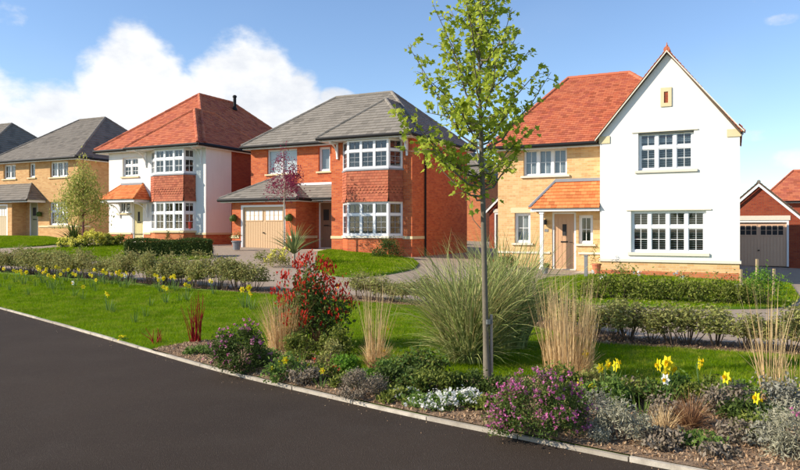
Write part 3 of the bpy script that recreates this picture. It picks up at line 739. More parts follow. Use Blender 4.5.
# ================================================================== HOUSE 4: white gabled house
z0 = .18
H = House('detached_house', 'cream and yellow brick house with tall white gable front and orange tiled roof', 'house', -4.27, 25.5, .0)
fw_ = front(25.5); fg = front(24.8)
holes = [(-7.22, -5.58, 3.71, 4.70), (-7.57, -6.95, 1.17, 2.31), (-6.13, -5.25, 0, 2.33), (-5.16, -4.64, 1.16, 2.21)]
mb = MB(); wall(mb, fw_, -8.23, -4.27, .0-.4, 4.84, holes)
mb.face([(-8.23, 25.5, -.4), (-8.23, 33.5, -.4), (-8.23, 33.5, 4.84), (-8.23, 25.5, 4.84)]); mb.face([(-8.23, 33.5, -.4), (.14, 33.5, -.4), (.14, 33.5, 4.84), (-8.23, 33.5, 4.84)])
mb.face([(.14, 25.5, .6), (.14, 33.5, .6), (.14, 33.5, 4.84), (.14, 25.5, 4.84)]); mb.face([(.14, 24.8, -.4), (.14, 33.5, -.4), (.14, 33.5, .6), (.14, 24.8, .6)])
H.part('brick_wall', mb, 'brick_buff', fix=False)
gh = [(-2.99, -1.23, 3.70, 5.0), (-3.23, -.86, .90, 2.33)]
mb = MB(); wall(mb, fg, -4.27, .14, .6, 4.95, [gh[1], (-2.99, -1.23, 3.70, 4.95)])
wall(mb, fg, -2.99-.01, -1.23+.01, 4.95, 5.0, [(-2.99, -1.23, 4.95, 5.0)])
ap = (-2.065, 7.62); rs = 50
mb.face([fg.pt(-4.27, 4.95), fg.pt(-3.0, 4.95), fg.pt(-3.0, 5.0), fg.pt(-4.27+.042, 5.0)]); mb.face([fg.pt(-1.22, 4.95), fg.pt(.14, 4.95), fg.pt(.14-.042, 5.0), fg.pt(-1.22, 5.0)])
mb.face([fg.pt(-4.228, 5.0), fg.pt(.098, 5.0), fg.pt(*ap)])
mb.face([(-4.27, 24.8, .6), (-4.27, 25.5, .6), (-4.27, 25.5, 4.95), (-4.27, 24.8, 4.95)]); mb.face([(.14, 24.8, .6), (.14, 25.6, .6), (.14, 25.6, 4.95), (.14, 24.8, 4.95)])
H.part('rendered_gable', mb, 'render_white', fix=False)
mb = MB(); mb.box(-4.26, .13, 24.81, 25.6, -.4, .595); H.part('plinth', mb, 'brick_buff')
mb = MB(); mb.box(-4.275, .145, 24.797, 24.83, -.4, .26); mb.box(-8.235, -6.2, 25.497, 25.53, -.4, .2); H.part('plinth_base', mb, 'brick_orange')
band(H, [(-4.27, 25.4), (-4.27, 24.8), (.14, 24.8), (.14, 26)], .57, .66, .04, 'stone_pale')
mb = MB(); fw_.box(mb, -8.27, -6.2, .78, .85, -.02, .04); fw_.box(mb, -5.16, -4.28, .78, .85, -.02, .04); H.part('stone_band', mb, 'stone_pale')
# roof: main hip and gable wing
hip_roof(H, 'roof', -8.5, .0, 25.12, 33.9, 4.84, ((-6.4, 29.5, 8.12), (-3.9, 29.5, 8.12)), 'tile_red', gutter=True, gend=-4.3, single=True)
yw = 29.2; zr = 7.74; zeg = 4.86
dk = MB(); gt = MB()
L_ = [(-4.42, 24.68, zeg), (-4.42, yw, zeg), (-2.065, yw, zr), (-2.065, 24.68, zr)]; R_ = [(.16, yw, zeg), (.16, 24.68, zeg), (-2.065, 24.68, zr), (-2.065, yw, zr)]
# flared feet so that the verge kicks out at the eaves
Rf = [(.25, 24.68, zeg+.03), (.25, 25.4, zeg+.03), (.10, 25.4, zeg+.22), (.10, 24.68, zeg+.22)]
for q in (L_, R_): dk.hexa([(*p[:2], p[2]-.09) for p in q]+[p for p in q])
dk.hexa([(*p[:2], p[2]-.07) for p in Rf]+[p for p in Rf])
rg = H.part('gable_roof', dk, 'stem_brown'); roof_plane(gt, [(-4.42, yw, zeg), (-4.42, 24.66, zeg), (-2.065, 24.66, zr), (-2.065, yw, zr)]); roof_plane(gt, [(.16, 24.66, zeg), (.16, yw, zeg), (-2.065, yw, zr), (-2.065, 24.66, zr)]); roof_plane(gt, [(.25, 24.66, zeg+.03), (.25, 25.4, zeg+.03), (.10, 25.4, zeg+.24), (.10, 24.66, zeg+.24)])
H.part('roof_tiles', gt, 'tile_red', rg, fix=False, kind='stuff')
cp = MB(); caps(cp, (-2.065, 24.66, zr+.0), (-2.065, yw, zr+.0), .1); H.part('ridge_tiles', cp, 'tile_red', rg)
cp = MB(); cp.lathe([(.09, zr-.02), (.09, zr+.05), (.04, zr+.09), (.045, zr+.13), (.02, zr+.17), (.010, zr+.25)], -2.065, 24.74, 10); H.part('finial', cp, 'tile_red', rg)
vg = MB()
for (ua, za), (ub, zb) in (((-4.42, zeg-.06), (-2.065, zr-.06)), ((-2.065, zr-.06), (.10, zeg+.16)), ((.10, zeg+.16), (.27, zeg-.02))):
    vg.hexa([(ua, 24.64, za-.02), (ub, 24.64, zb-.02), (ub, 24.80, zb-.02), (ua, 24.80, za-.02), (ua, 24.64, za+.035), (ub, 24.64, zb+.035), (ub, 24.80, zb+.035), (ua, 24.80, za+.035)])
H.part('verge', vg, 'stone_pale')
mb = MB()
for a, b in ((-4.30, -3.93), (-.24, .17)):
    fg.box(mb, a, b, 4.70, 4.95, -.05, .03)
H.part('kneeler_stone', mb, 'stone_cream')
mb = MB(); fg.box(mb, -2.27, -2.16, 5.84, 6.48, -.02, .035); fg.box(mb, -2.03, -1.92, 5.84, 6.48, -.02, .035); fg.box(mb, -2.16, -2.03, 5.84, 5.96, -.02, .035); fg.box(mb, -2.16, -2.03, 6.34, 6.48, -.02, .035)
sl = H.part('vent_surround', mb, 'stone_cream'); mb = MB(); fg.box(mb, -2.16, -2.03, 5.96, 6.34, -.02, .008); H.part('vent_slot', mb, 'brick_dark', sl)
# windows and door
window(H, fg, *gh[0], [1, 1, 1], [1.7, 1], [(1, 1), (1, 0)], blind='louvre', sill=None, mw=.1, fw=.07)
window(H, fg, *gh[1], [1, 1, 1, 1], [1.75, 1], [(1, 1), (1, 0)], blind='louvre', sill=None, mw=.1, fw=.07)
mb = MB(); fg.box(mb, -3.1, -1.12, 3.62, 3.70, -.1, .06); fg.box(mb, -3.33, -.76, .80, .898, -.1, .06); H.part('sill', mb, 'stone_pale')
mb = MB(); fg.box(mb, -3.2, -1.1, 5.001, 5.03, -.1, .035); fg.box(mb, -3.38, -.7, 2.331, 2.37, -.1, .035); H.part('drip_moulding', mb, 'stone_pale')
window(H, fw_, -7.22, -5.58, 3.71, 4.70, [1, 1, 1], [1], (1, 1), blind='grey', sill='stone_pale', mw=.1)
window(H, fw_, -7.57, -6.95, 1.17, 2.31, [1], [1], (1, 1), blind='grey', sill='stone_pale', fw=.08)
mb = MB(); fw_.box(mb, -7.72, -6.80, 2.315, 2.52, -.1, .012); H.part('lintel', mb, 'stone_cream')
window(H, fw_, -5.16, -4.64, 1.16, 2.21, [1], [1], (1, 1), blind='curtain', sill='stone_pale', fw=.08)
door(H, fw_, -6.06, -5.32, .2, 2.26, 'door_tan', (-5.76, -5.60, 1.45, 1.88))
mb = MB(); fw_.box(mb, -6.13, -5.25, .0, .2, -.2, -.0); H.part('threshold', mb, 'stone_pale')
mb = MB(); mb.box(-6.13, -5.25, 25.72, 25.78, .1, 2.4); H.part('dark_room_backing', mb, 'unlit_interior')
# porch lean-to with hipped end
pz0, pz1 = 2.47, 3.5; ps = 24.72
P0, P1, P2, P3 = (-6.78, ps, pz0), (-4.275, ps, pz0), (-4.275, 25.49, pz1), (-5.95, 25.49, pz1); Pb = (-6.78, 25.49, pz0)
dk = MB(); dk.face([P0, P1, P2, P3]); dk.face([Pb, P0, P3]); dk.face([P0, Pb, (-4.275, 25.49, pz0), P1])
rp = H.part('porch_roof', dk, 'stem_brown'); gt = MB(); roof_plane(gt, [P0, P1, P2, P3]); roof_plane(gt, [Pb, P0, P3]); H.part('roof_tiles', gt, 'tile_orange', rp, fix=False, kind='stuff')
cp = MB(); cp.tube([Vector(P0)+Vector((0, 0, .03)), Vector(P3)+Vector((0, 0, .03))], .06, 6); cp.box(-5.98, -4.28, 25.37, 25.49, pz1-.06, pz1+.05); H.part('flashing', cp, 'lead', rp)
mb = MB(); mb.box(-6.75, -4.28, ps+.03, ps+.07, pz0-.13, pz0-.004); mb.box(-6.75, -6.71, ps+.07, 25.49, pz0-.13, pz0-.004); mb.box(-6.71, -4.28, ps+.07, 25.49, pz0-.06, pz0-.045); H.part('fascia', mb, 'upvc_white', rp)
mb = MB(); mb.box(-6.42, -6.30, ps+.1, ps+.22, .2, pz0-.13); mb.box(-6.44, -6.28, ps+.08, ps+.24, .2, .34); mb.box(-6.44, -6.28, ps+.08, ps+.24, 2.25, 2.33); H.part('porch_post', mb, 'upvc_white')
mb = MB(); mb.box(-6.55, -4.28, 24.4, 25.49, -.1, .17); mb.box(-6.35, -5.1, 23.3, 23.9, -.2, .08); H.part('porch_paving', mb, 'paving')
mb = MB(); mb.box(-6.40, -6.34, 25.42, 25.5, 2.02, 2.06); mb.lathe([(.07, 1.86), (.085, 1.88), (.08, 2.0), (.03, 2.05)], -6.37, 25.38, 8); H.part('wall_lamp', mb, 'black_plastic')
mb = MB(); mb.box(-6.41, -6.27, 25.485, 25.499, 1.6, 1.7); H.part('number_plate', mb, 'pot_grey')
mb = MB(); mb.tube([(.24, 24.76, 4.88), (.21, 24.78, 4.78), (.18, 24.8, 4.72)], .03, 7); H.part('rainwater_hopper', mb, 'lead')

# ================================================================== HOUSE 3: red brick house
H = House('detached_house', 'red brick house with grey tiled hipped roof, tan garage door and two-storey bay', 'house', -16.5, 26.8, .5)
fd = front(26.8); fwg = front(25.8); fga = front(25.2)
mb = MB(); wall(mb, fd, -21.12, -15.93, .0, 5.65, [(-20.16, -18.44, 4.32, 5.49), (-17.25, -16.63, 4.35, 5.48), (-17.24, -16.50, 0, 2.97)])
wall(mb, fwg, -15.93, -12.03, .0, 5.65)
for q in ([(-15.93, 25.8), (-15.93, 26.8)], [(-12.03, 25.8), (-12.03, 32.3)], [(-12.03, 32.3), (-21.12, 32.3)], [(-21.12, 32.3), (-21.12, 26.8)]):
    mb.face([(*q[0], 0), (*q[1], 0), (*q[1], 5.65), (*q[0], 5.65)])
wall(mb, fga, -20.95, -17.4, .3, 3.05, [(-20.44, -17.96, .3, 2.79)])
for q in ([(-17.4, 25.2), (-17.4, 26.8)], [(-20.95, 26.8), (-20.95, 25.2)]): mb.face([(*q[0], .3), (*q[1], .3), (*q[1], 3.05), (*q[0], 3.05)])
H.part('brick_wall', mb, 'brick_red', fix=False)
hip_roof(H, 'roof', -21.4, -11.78, 26.42, 32.65, 5.68, ((-17.95, 29.55, 8.28), (-14.85, 29.55, 8.28)), 'tile_grey', w_=.3, gauge=.22, th=.014, capr=.08)
hip_roof(H, 'bay_roof', -16.15, -11.76, 25.0, 29.0, 5.62, ((-13.95, 27.15, 7.46), (-13.95, 28.6, 7.46)), 'tile_grey', w_=.3, gauge=.22, th=.014, planes='flr', capr=.08)
bay(H, -15.35, -12.46, 25.8, -14.78, -12.82, 25.2, .3, 1.42, 2.84, 4.15, 5.46, 'brick_red', 'stone_pale', 3, [(1, 2), (1, 0)], (1.9, 1), lead='lead', hungbot=.06)
mb = MB(); mb.box(-12.30, -12.20, 25.6, 25.8, 5.0, 5.44); H.part('bracket_block', mb, 'upvc_white')
bracket(H, -12.25, 25.8, 25.15, 5.46, 4.75); bracket(H, -15.62, 25.8, 25.15, 5.46, 4.75)
band(H, [(-15.93, 26.7), (-15.93, 25.8), (-15.36, 25.8)], 1.28, 1.40, .03, 'stone_cream'); band(H, [(-12.45, 25.8), (-12.03, 25.8), (-12.03, 27.0)], 1.28, 1.40, .03, 'stone_cream')
mb = MB(); fga.box(mb, -20.98, -20.53, 1.28, 1.40, -.02, .03); fga.box(mb, -17.87, -17.37, 1.28, 1.40, -.02, .03); mb.box(-17.402, -17.37, 25.17, 26.8, 1.28, 1.40); mb.box(-17.4, -17.3, 26.77, 26.82, 1.28, 1.40); H.part('stone_band', mb, 'stone_cream')
window(H, fd, -20.16, -18.44, 4.32, 5.49, [1, 1.1], [1], (0, 0), blind='white', sill='stone_cream', mw=.06)
window(H, fd, -17.25, -16.63, 4.35, 5.48, [1], [1], (0, 0), blind='grey', sill='stone_cream', fw=.08)
door(H, fd, -17.17, -16.57, .83, 2.9, 'door_brown', (-17.02, -16.72, 2.1, 2.6))
mb = MB(); mb.box(-17.24, -16.5, 27.0, 27.05, .6, 3); H.part('dark_room_backing', mb, 'unlit_interior')
mb = MB(); mb.box(-17.6, -15.95, 25.3, 26.8, .3, .8); H.part('porch_paving', mb, 'paving')
garage_door(H, fga, -20.35, -18.05, .78, 2.70, 'garage_tan')
mb = MB(); mb.box(-20.44, -17.96, 25.38, 25.44, .3, 2.8); mb.box(-20.44, -17.96, 25.2, 25.38, .3, .76); H.part('garage_backing', mb, 'unlit_interior')  # dark backing behind the door in the unlit-room colour, plus floor edge
hip_roof(H, 'garage_roof', -21.45, -17.1, 24.88, 27.2, 3.08, ((-19.3, 26.79, 4.22), (-19.3, 27.1, 4.22)), 'tile_grey', w_=.3, gauge=.22, th=.014, planes='flr', capr=.07)
dk = MB(); Q = [(-18.2, 25.85, 3.10), (-15.94, 25.85, 3.10), (-15.94, 26.79, 3.74), (-18.2, 26.79, 3.74)]; dk.face(Q); dk.face([Q[0], Q[3], (-18.2, 26.79, 3.1)]); dk.face([Q[0], (-18.2, 26.79, 3.1), (-15.94, 26.79, 3.1), Q[1]])
rp = H.part('porch_roof', dk, 'stem_brown'); gt = MB(); roof_plane(gt, Q, .3, .22, .014); H.part('roof_tiles', gt, 'tile_grey', rp, fix=False, kind='stuff')
mb = MB(); mb.box(-17.1, -15.94, 25.88, 25.92, 2.95, 3.09); mb.box(-18.4, -15.94, 26.72, 26.79, 3.72, 3.84); H.part('fascia', mb, 'upvc_white', rp)
mb = MB(); mb.tube([(-17.15, 25.82, 3.05), (-15.95, 25.82, 3.05)], .05, 8); H.part('gutter', mb, 'black_plastic', rp)
mb = MB(); mb.tube([(-11.97, 27.05, 5.6), (-11.97, 27.05, .35)], .04, 7); H.part('downpipe', mb, 'black_plastic')
mb = MB(); mb.box(-20.83, -20.63, 25.10, 25.2, 1.98, 2.02)
for k, (uu, hh) in enumerate(((-20.78, 2.18), (-17.68, 2.18))):
    q = MB(); q.lathe([(.13, hh-.13), (.17, hh), (.13, hh+.12), (.05, hh+.16)], uu, 25.06, 10); q.box(uu-.02, uu+.02, 25.06, 25.2, hh+.12, hh+.2); H.part('hanging_basket', q, 'dark_leaf')

# ================================================================== HOUSE 2: white house with orange roof
H = House('detached_house', 'white rendered house with orange tiled hipped roof and tile-hung bay', 'house', -26.9, 26.1, .8)
fd = front(26.1); ul, ur = -29.98, -23.32
hs = [(-28.98, -27.87, 4.45, 5.44), (-29.27, -28.44, 2.54, 3.13), (-28.26, -27.48, 1.45, 3.13)]
mb = MB(); wall(mb, fd, ul, ur, 1.45, 5.85, hs)
for q in ([(ur, 26.1), (ur, 28.0)], [(ul, 35.7), (ul, 26.1)]): mb.face([(*q[0], 1.45), (*q[1], 1.45), (*q[1], 5.85), (*q[0], 5.85)])
H.part('rendered_wall', mb, 'render_white', fix=False)
mb = MB(); wall(mb, fd, ul, ur, .3, 1.45, [(-28.26, -27.48, .3, 1.45)])
for q in ([(ur, 26.1), (ur, 28.0)], [(ul, 35.7), (ul, 26.1)]): mb.face([(*q[0], .3), (*q[1], .3), (*q[1], 1.45), (*q[0], 1.45)])
H.part('plinth', mb, 'brick_orange', fix=False)
mb = MB(); mb.face([(ur, 28.0, .3), (ur, 35.7, .3), (ur, 35.7, 5.85), (ur, 28.0, 5.85)]); mb.face([(ur, 35.7, .3), (ul, 35.7, .3), (ul, 35.7, 5.85), (ur, 35.7, 5.85)]); H.part('brick_wall', mb, 'brick_dark', fix=False)
mb = MB(); fd.box(mb, ul-.03, -28.33, 1.42, 1.52, -.02, .035); fd.box(mb, -27.41, -26.97, 1.42, 1.52, -.02, .035); fd.box(mb, -23.96, ur+.03, 1.42, 1.52, -.02, .035); mb.box(ur-.02, ur+.035, 26.12, 28.0, 1.42, 1.52); H.part('stone_band', mb, 'stone_cream')
hip_roof(H, 'roof', -30.65, -23.1, 25.75, 36.1, 5.87, ((-26.88, 29.55, 9.2), (-26.88, 32.3, 9.2)), 'tile_red', planes='flr', w_=.22, gauge=.17)
hip_roof(H, 'bay_roof', -27.9, -23.08, 25.28, 31.0, 5.84, ((-25.5, 27.7, 7.97), (-25.5, 29.2, 7.97)), 'tile_red', planes='flr', w_=.22, gauge=.17)
bay(H, -26.95, -23.98, 26.1, -26.1, -24.2, 25.52, .4, 1.62, 3.08, 4.36, 5.68, 'brick_orange', 'stone_cream', 3, [(1, 1), (1, 0)], (1.7, 1), hungbot=.05)
window(H, fd, *hs[0], [1, 1], [1.6, 1], [(1, 1), (1, 0)], blind=None, sill='stone_cream', mw=.1, fw=.07)
window(H, fd, *hs[1], [1, 1], [1], (0, 0), blind='curtain', sill='stone_cream', mw=.08, fw=.06)
door(H, fd, -28.19, -27.55, 1.03, 3.06, 'door_cream', (-27.95, -27.79, 2.1, 2.6))
mb = MB(); mb.box(-28.26, -27.48, 26.3, 26.35, .8, 3.2); H.part('dark_room_backing', mb, 'unlit_interior')
dk = MB(); a, b, c, d_, e, f = (-29.42, 25.0, 3.22), (-26.98, 25.0, 3.22), (-27.5, 26.09, 4.02), (-29.0, 26.09, 4.02), (-26.98, 26.09, 3.22), (-29.42, 26.09, 3.22)
for q in ([a, b, c, d_], [b, e, c], [f, a, d_], [f, e, b, a]): dk.face(q)
rp = H.part('porch_roof', dk, 'stem_brown'); gt = MB(); roof_plane(gt, [a, b, c, d_]); roof_plane(gt, [b, e, c]); roof_plane(gt, [f, a, d_]); H.part('roof_tiles', gt, 'tile_orange', rp, fix=False, kind='stuff')
cp = MB(); caps(cp, a, d_, .06); caps(cp, b, c, .06); H.part('ridge_tiles', cp, 'tile_orange', rp)
mb = MB(); mb.box(-29.38, -27.02, 25.04, 25.08, 3.06, 3.215); mb.box(-29.38, -29.34, 25.08, 26.09, 3.06, 3.215); mb.box(-27.06, -27.02, 25.08, 26.09, 3.06, 3.215); mb.box(-29.34, -27.06, 25.08, 26.09, 3.12, 3.14); H.part('fascia', mb, 'upvc_white', rp)
mb = MB(); mb.box(-29.0, -27.5, 26.0, 26.09, 4.0, 4.1); H.part('flashing', mb, 'lead', rp)
bracket(H, -29.15, 26.1, 25.2, 3.08, 2.3); bracket(H, -27.2, 26.1, 25.2, 3.08, 2.3); bracket(H, -27.3, 26.1, 25.4, 5.7, 4.9); bracket(H, -23.6, 26.1, 25.4, 5.7, 4.9)
mb = MB(); mb.lathe([(.16, 8.62), (.13, 8.75), (.09, 8.8), (.09, 9.35), (.12, 9.37), (.12, 9.45), (.07, 9.5)], -26.2, 31.75, 10); H.part('flue', mb, 'black_plastic')
mb = MB(); mb.box(-28.9, -27.0, 25.1, 26.1, .6, 1.0); H.part('porch_paving', mb, 'paving')
mb = MB(); mb.box(-29.0+1.0, -27.9, 25.9, 26.0, 2.6, 2.62)
# a red toy and a yellow bunch stood on the bay sill inside
mb = MB(); mb.box(-24.08, -23.99+.0, 25.7, 25.8, 1.75, 2.15); o = mk('storage_box', mb.mesh('storage_box', (-24.04, 25.75, 1.75), True), None, 'red_plastic'); x, y = us(-24.13, 25.86); o.location = (x, y, 1.66); o.rotation_euler = (0, 0, -T)
props(o, 'small red box seen through the narrow side pane of the white house bay', 'box')

# ================================================================== HOUSE 1: far left buff brick house
def buff_house(off_u, off_s, off_z, label, detail=True):
    H = House('detached_house', label, 'house', -38+off_u, 27.6+off_s, 1.0+off_z)
    k = (off_u, off_s, off_z); fd = front(27.6+off_s); fg_ = front(26.7+off_s)
    U = lambda u: u+off_u
    S = lambda s: s+off_s
    Z = lambda z: z+off_z
    mb = MB(); holes = [(U(-40.91), U(-39.76), Z(4.80), Z(5.70)), (U(-38.51), U(-37.96), Z(4.82), Z(5.70)), (U(-36.62), U(-35.06), Z(4.77), Z(5.70)), (U(-38.49), U(-37.71), Z(.5), Z(3.35)), (U(-36.67), U(-35.06), Z(1.93), Z(3.31))]
    wall(mb, fd, U(-41.6), U(-34.2), Z(.5), Z(5.87), holes)
    for q in ([(-34.2, 27.6), (-34.2, 35.6)], [(-34.2, 35.6), (-41.6, 35.6)], [(-41.6, 35.6), (-41.6, 27.6)], [(-38.8, 26.7), (-38.8, 27.6)]):
        zt = 3.4 if q[0][0] == -38.8 else 5.87
        mb.face([(U(q[0][0]), S(q[0][1]), Z(.5)), (U(q[1][0]), S(q[1][1]), Z(.5)), (U(q[1][0]), S(q[1][1]), Z(zt)), (U(q[0][0]), S(q[0][1]), Z(zt))])
    wall(mb, fg_, U(-42.2), U(-38.8), Z(.5), Z(3.4), [(U(-41.6), U(-39.2), Z(.5), Z(3.2))])
    H.part('brick_wall', mb, 'brick_tan', fix=False)
    hip_roof(H, 'roof', U(-41.95), U(-33.9), S(27.2), S(36.0), Z(5.88), ((U(-39.0), S(31.6), Z(8.9)), (U(-36.65), S(31.6), Z(8.9))), 'tile_slate', w_=.3, gauge=.22, th=.014, planes='flr', capr=.08)
    if detail:
        window(H, fd, *holes[0], [1, 1], [1], (1, 1), sill='stone_cream', mw=.09, fw=.07); window(H, fd, *holes[1], [1], [1], (0, 0), blind='grey', sill='stone_cream', fw=.07)
        window(H, fd, *holes[2], [1, 1, 1], [1], (1, 1), sill='stone_cream', mw=.09, fw=.07, blind='curtain'); window(H, fd, *holes[4], [1, 1, 1], [1.6, 1], [(1, 1), (1, 0)], mw=.1, fw=.07, sill='stone_cream')
        door(H, fd, U(-38.42), U(-37.78), Z(1.28), Z(3.28), 'door_sage', (U(-38.25), U(-37.95), Z(2.5), Z(3.0)))
        mb = MB(); mb.box(U(-38.5), U(-37.7), S(27.8), S(27.85), Z(1), Z(3.4)); mb.box(U(-41.6), U(-39.2), S(26.85), S(26.9), Z(.5), Z(3.2)); H.part('dark_room_backing', mb, 'unlit_interior')
        garage_door(H, fg_, U(-41.5), U(-39.3), Z(1.15), Z(3.1), 'garage_sand')
        mb = MB(); fd.box(mb, U(-37.6), U(-34.17), Z(1.80), Z(1.91), -.02, .04); mb.box(U(-34.2), U(-34.16), S(27.6), S(28.4), Z(1.80), Z(1.91)); H.part('stone_band', mb, 'stone_cream')
        mb = MB(); mb.box(U(-38.75), U(-37.0), S(26.5), S(27.6), Z(.8), Z(1.24)); H.part('porch_paving', mb, 'paving')
        a, b, c, d_, e, f = [(U(x), S(y), Z(z)) for x, y, z in ((-42.6, 26.36, 3.42), (-36.95, 26.36, 3.42), (-38.25, 27.59, 4.46), (-42.6, 27.59, 4.46), (-36.95, 27.59, 3.42), (-42.6, 27.59, 3.42))]
        dk = MB()
        for q in ([a, b, c, d_], [b, e, c], [a, d_, f], [f, e, b, a]): dk.face(q)
        rp = H.part('porch_roof', dk, 'stem_brown'); gt = MB(); roof_plane(gt, [a, b, c, d_], .3, .22, .014); roof_plane(gt, [b, e, c], .3, .22, .014); H.part('roof_tiles', gt, 'tile_slate', rp, fix=False, kind='stuff')
        cp = MB(); caps(cp, b, c, .06); H.part('ridge_tiles', cp, 'tile_slate', rp)
        mb = MB(); mb.box(a[0], b[0]-.04, a[1]+.04, a[1]+.08, a[2]-.15, a[2]-.005); mb.box(b[0]-.08, b[0]-.04, a[1]+.08, e[1], a[2]-.15, a[2]-.005); H.part('fascia', mb, 'upvc_white', rp)
        mb = MB(); mb.tube([(a[0], a[1]-.03, a[2]-.04), (b[0], b[1]-.03, a[2]-.04)], .05, 7); H.part('gutter', mb, 'black_plastic', rp)
        mb = MB(); mb.lathe([(.13, Z(2.45)), (.17, Z(2.58)), (.13, Z(2.7)), (.05, Z(2.74))], U(-37.4), S(27.45), 10); H.part('hanging_basket', mb, 'dark_leaf')
buff_house(0, 0, 0, 'buff brick house with grey roof and lean-to canopy, leftmost house with its front in view')
buff_house(-10.6, .9, .45, 'grey hipped roof at the far left edge, behind the buff brick house', False)

# ================================================================== garages and houses behind
def gable_garage(label, uc, s0, zb, hw, ze, za, depth, dw, wallm='brick_dark'):
    H = House('garage', label, 'garage', uc, s0, zb); fr = front(s0)
    d0_, d1_ = uc-dw/2, uc+dw/2; mb = MB(); wall(mb, fr, uc-hw, uc+hw, zb-.3, ze, [(d0_-.1, d1_+.1, zb-.3, zb+2.2)])
    mb.face([fr.pt(uc-hw, ze), fr.pt(uc+hw, ze), fr.pt(uc, za)])
    for uu in (uc-hw, uc+hw): mb.face([(uu, s0, zb-.3), (uu, s0+depth, zb-.3), (uu, s0+depth, ze), (uu, s0, ze)])
    mb.face([(uc-hw, s0+depth, zb-.3), (uc+hw, s0+depth, zb-.3), (uc+hw, s0+depth, ze), (uc, s0+depth, za), (uc-hw, s0+depth, ze)]); H.part('brick_wall', mb, wallm, fix=False)
    mb = MB(); mb.box(d0_-.1, d1_+.1, s0+.14, s0+.2, zb-.3, zb+2.25); H.part('door_backing', mb, 'unlit_interior')
    garage_door(H, fr, d0_, d1_, zb, zb+2.1, 'garage_brown', panecol='unlit_interior')
    mb = MB(); fr.box(mb, d0_-.15, d1_+.15, zb+2.2, zb+2.42, -.1, .02); H.part('lintel', mb, 'stone_pale')
    sl_ = (za-ze)/hw; x = hw+.28; zlo = za-sl_*x+.05; dk = MB()
    for sg in (-1, 1):
        q = [(uc, s0-.12, za+.06), (uc, s0+depth+.1, za+.06), (uc+sg*x, s0+depth+.1, zlo), (uc+sg*x, s0-.12, zlo)]; dk.hexa([(a_, b_, c_-.07) for a_, b_, c_ in q]+q)
    rp = H.part('roof', dk, 'stem_brown'); gt = MB()
    roof_plane(gt, [(uc-x, s0+depth+.1, zlo), (uc-x, s0-.14, zlo), (uc, s0-.14, za+.06), (uc, s0+depth+.1, za+.06)], .3, .22, .014); roof_plane(gt, [(uc+x, s0-.14, zlo), (uc+x, s0+depth+.1, zlo), (uc, s0+depth+.1, za+.06), (uc, s0-.14, za+.06)], .3, .22, .014)
    H.part('roof_tiles', gt, 'tile_slate', rp, fix=False, kind='stuff')
    mb = MB(); caps(mb, (uc, s0-.14, za+.07), (uc, s0+depth, za+.07), .08); H.part('ridge_tiles', mb, 'tile_slate', rp)
    bb = MB()
    for sg in (-1, 1):
        a_, b_ = (uc+sg*x, zlo-.02), (uc, za+.04); bb.hexa([(p_[0], y_, p_[1]+dz_) for dz_ in (-.2, -.06) for p_, y_ in ((a_, s0-.16), (b_, s0-.16), (b_, s0-.13), (a_, s0-.13))])
    H.part('bargeboard', bb, 'upvc_white', rp)
gable_garage('dark red brick garage with brown door at the right of the white gabled house', 1.02, 37.2, -.08, 1.78, 2.25, 3.9, 5.5, 2.35)
gable_garage('brown-doored brick garage half hidden between the red brick and the white gabled house', -11.2, 38.5, .45, 1.75, 2.95, 4.65, 5.5, 2.7)

def far_house(label, u0, u1, s0, s1, zb, ze, R, wallm, tilem, wins=()):
    H = House('distant_house', label, 'house', (u0+u1)/2, s0, zb); fr = front(s0); mb = MB()
    wall(mb, fr, u0, u1, zb-1, ze, [w_[:4] for w_ in wins])
    for q in ([(u1, s0), (u1, s1)], [(u1, s1), (u0, s1)], [(u0, s1), (u0, s0)]): mb.face([(*q[0], zb-1), (*q[1], zb-1), (*q[1], ze), (*q[0], ze)])
    H.part('brick_wall', mb, wallm, fix=False); hip_roof(H, 'roof', u0-.3, u1+.3, s0-.35, s1+.35, ze, R, tilem, w_=.4, gauge=.3, planes='flr')
    for w_ in wins: window(H, fr, *w_[:4], [1]*w_[4], [1], (1, 1), mw=.1, fw=.08)
far_house('orange brick house with dark grey roof in the gap behind the red brick house', -24.5, -16.48, 48, 56, .9, 5.5, ((-21.5, 52, 8.3), (-19.6, 52, 8.3)), 'brick_orange', 'tile_slate', ())
far_house('distant house with orange roof beyond the right-hand garage', 2.0, 11.5, 62, 71, -1.2, 3.9, ((4.4, 66.5, 6.6), (8.2, 66.5, 6.6)), 'brick_dark', 'tile_red', [(5.2, 7.0, 2.4, 3.5, 2), (2.8, 4.0, 2.4, 3.5, 2)])
far_house('far grey roofed house beyond the orange roof at the right edge', 3.5, 17, 84, 92, -2, 5.6, ((7.5, 88, 8.8), (14, 88, 8.8)), 'brick_tan', 'tile_slate', [(6.0, 8.0, 3.6, 4.8, 2), (9.5, 11.5, 3.6, 4.8, 2)])
# dark timber fence closing the gap between the houses
fe = House('timber_fence', 'dark timber fence in the gap beside the red brick house', 'fence', -14.5, 35.5, .5)
for i in range(24):
    u = -17.6+i*.16; mb = MB(); mb.box(u, u+.15, 35.5, 35.52, .35, 2.25+random.uniform(-.01, .01)); fe.part('board', mb, 'fence_wood')
mb = MB(); mb.box(-17.6, -13.8, 35.52, 35.57, .6, .7); mb.box(-17.6, -13.8, 35.52, 35.57, 1.9, 2.0); fe.part('rail', mb, 'fence_wood')
fe = House('timber_fence', 'dark timber fence beside the right-hand garage', 'fence', 3.6, 38, -.2)
for i in range(40):
    u = 3.0+i*.16; mb = MB(); mb.box(u, u+.15, 38.5, 38.52, -.4, 1.55+random.uniform(-.01, .01)); fe.part('board', mb, 'fence_wood')

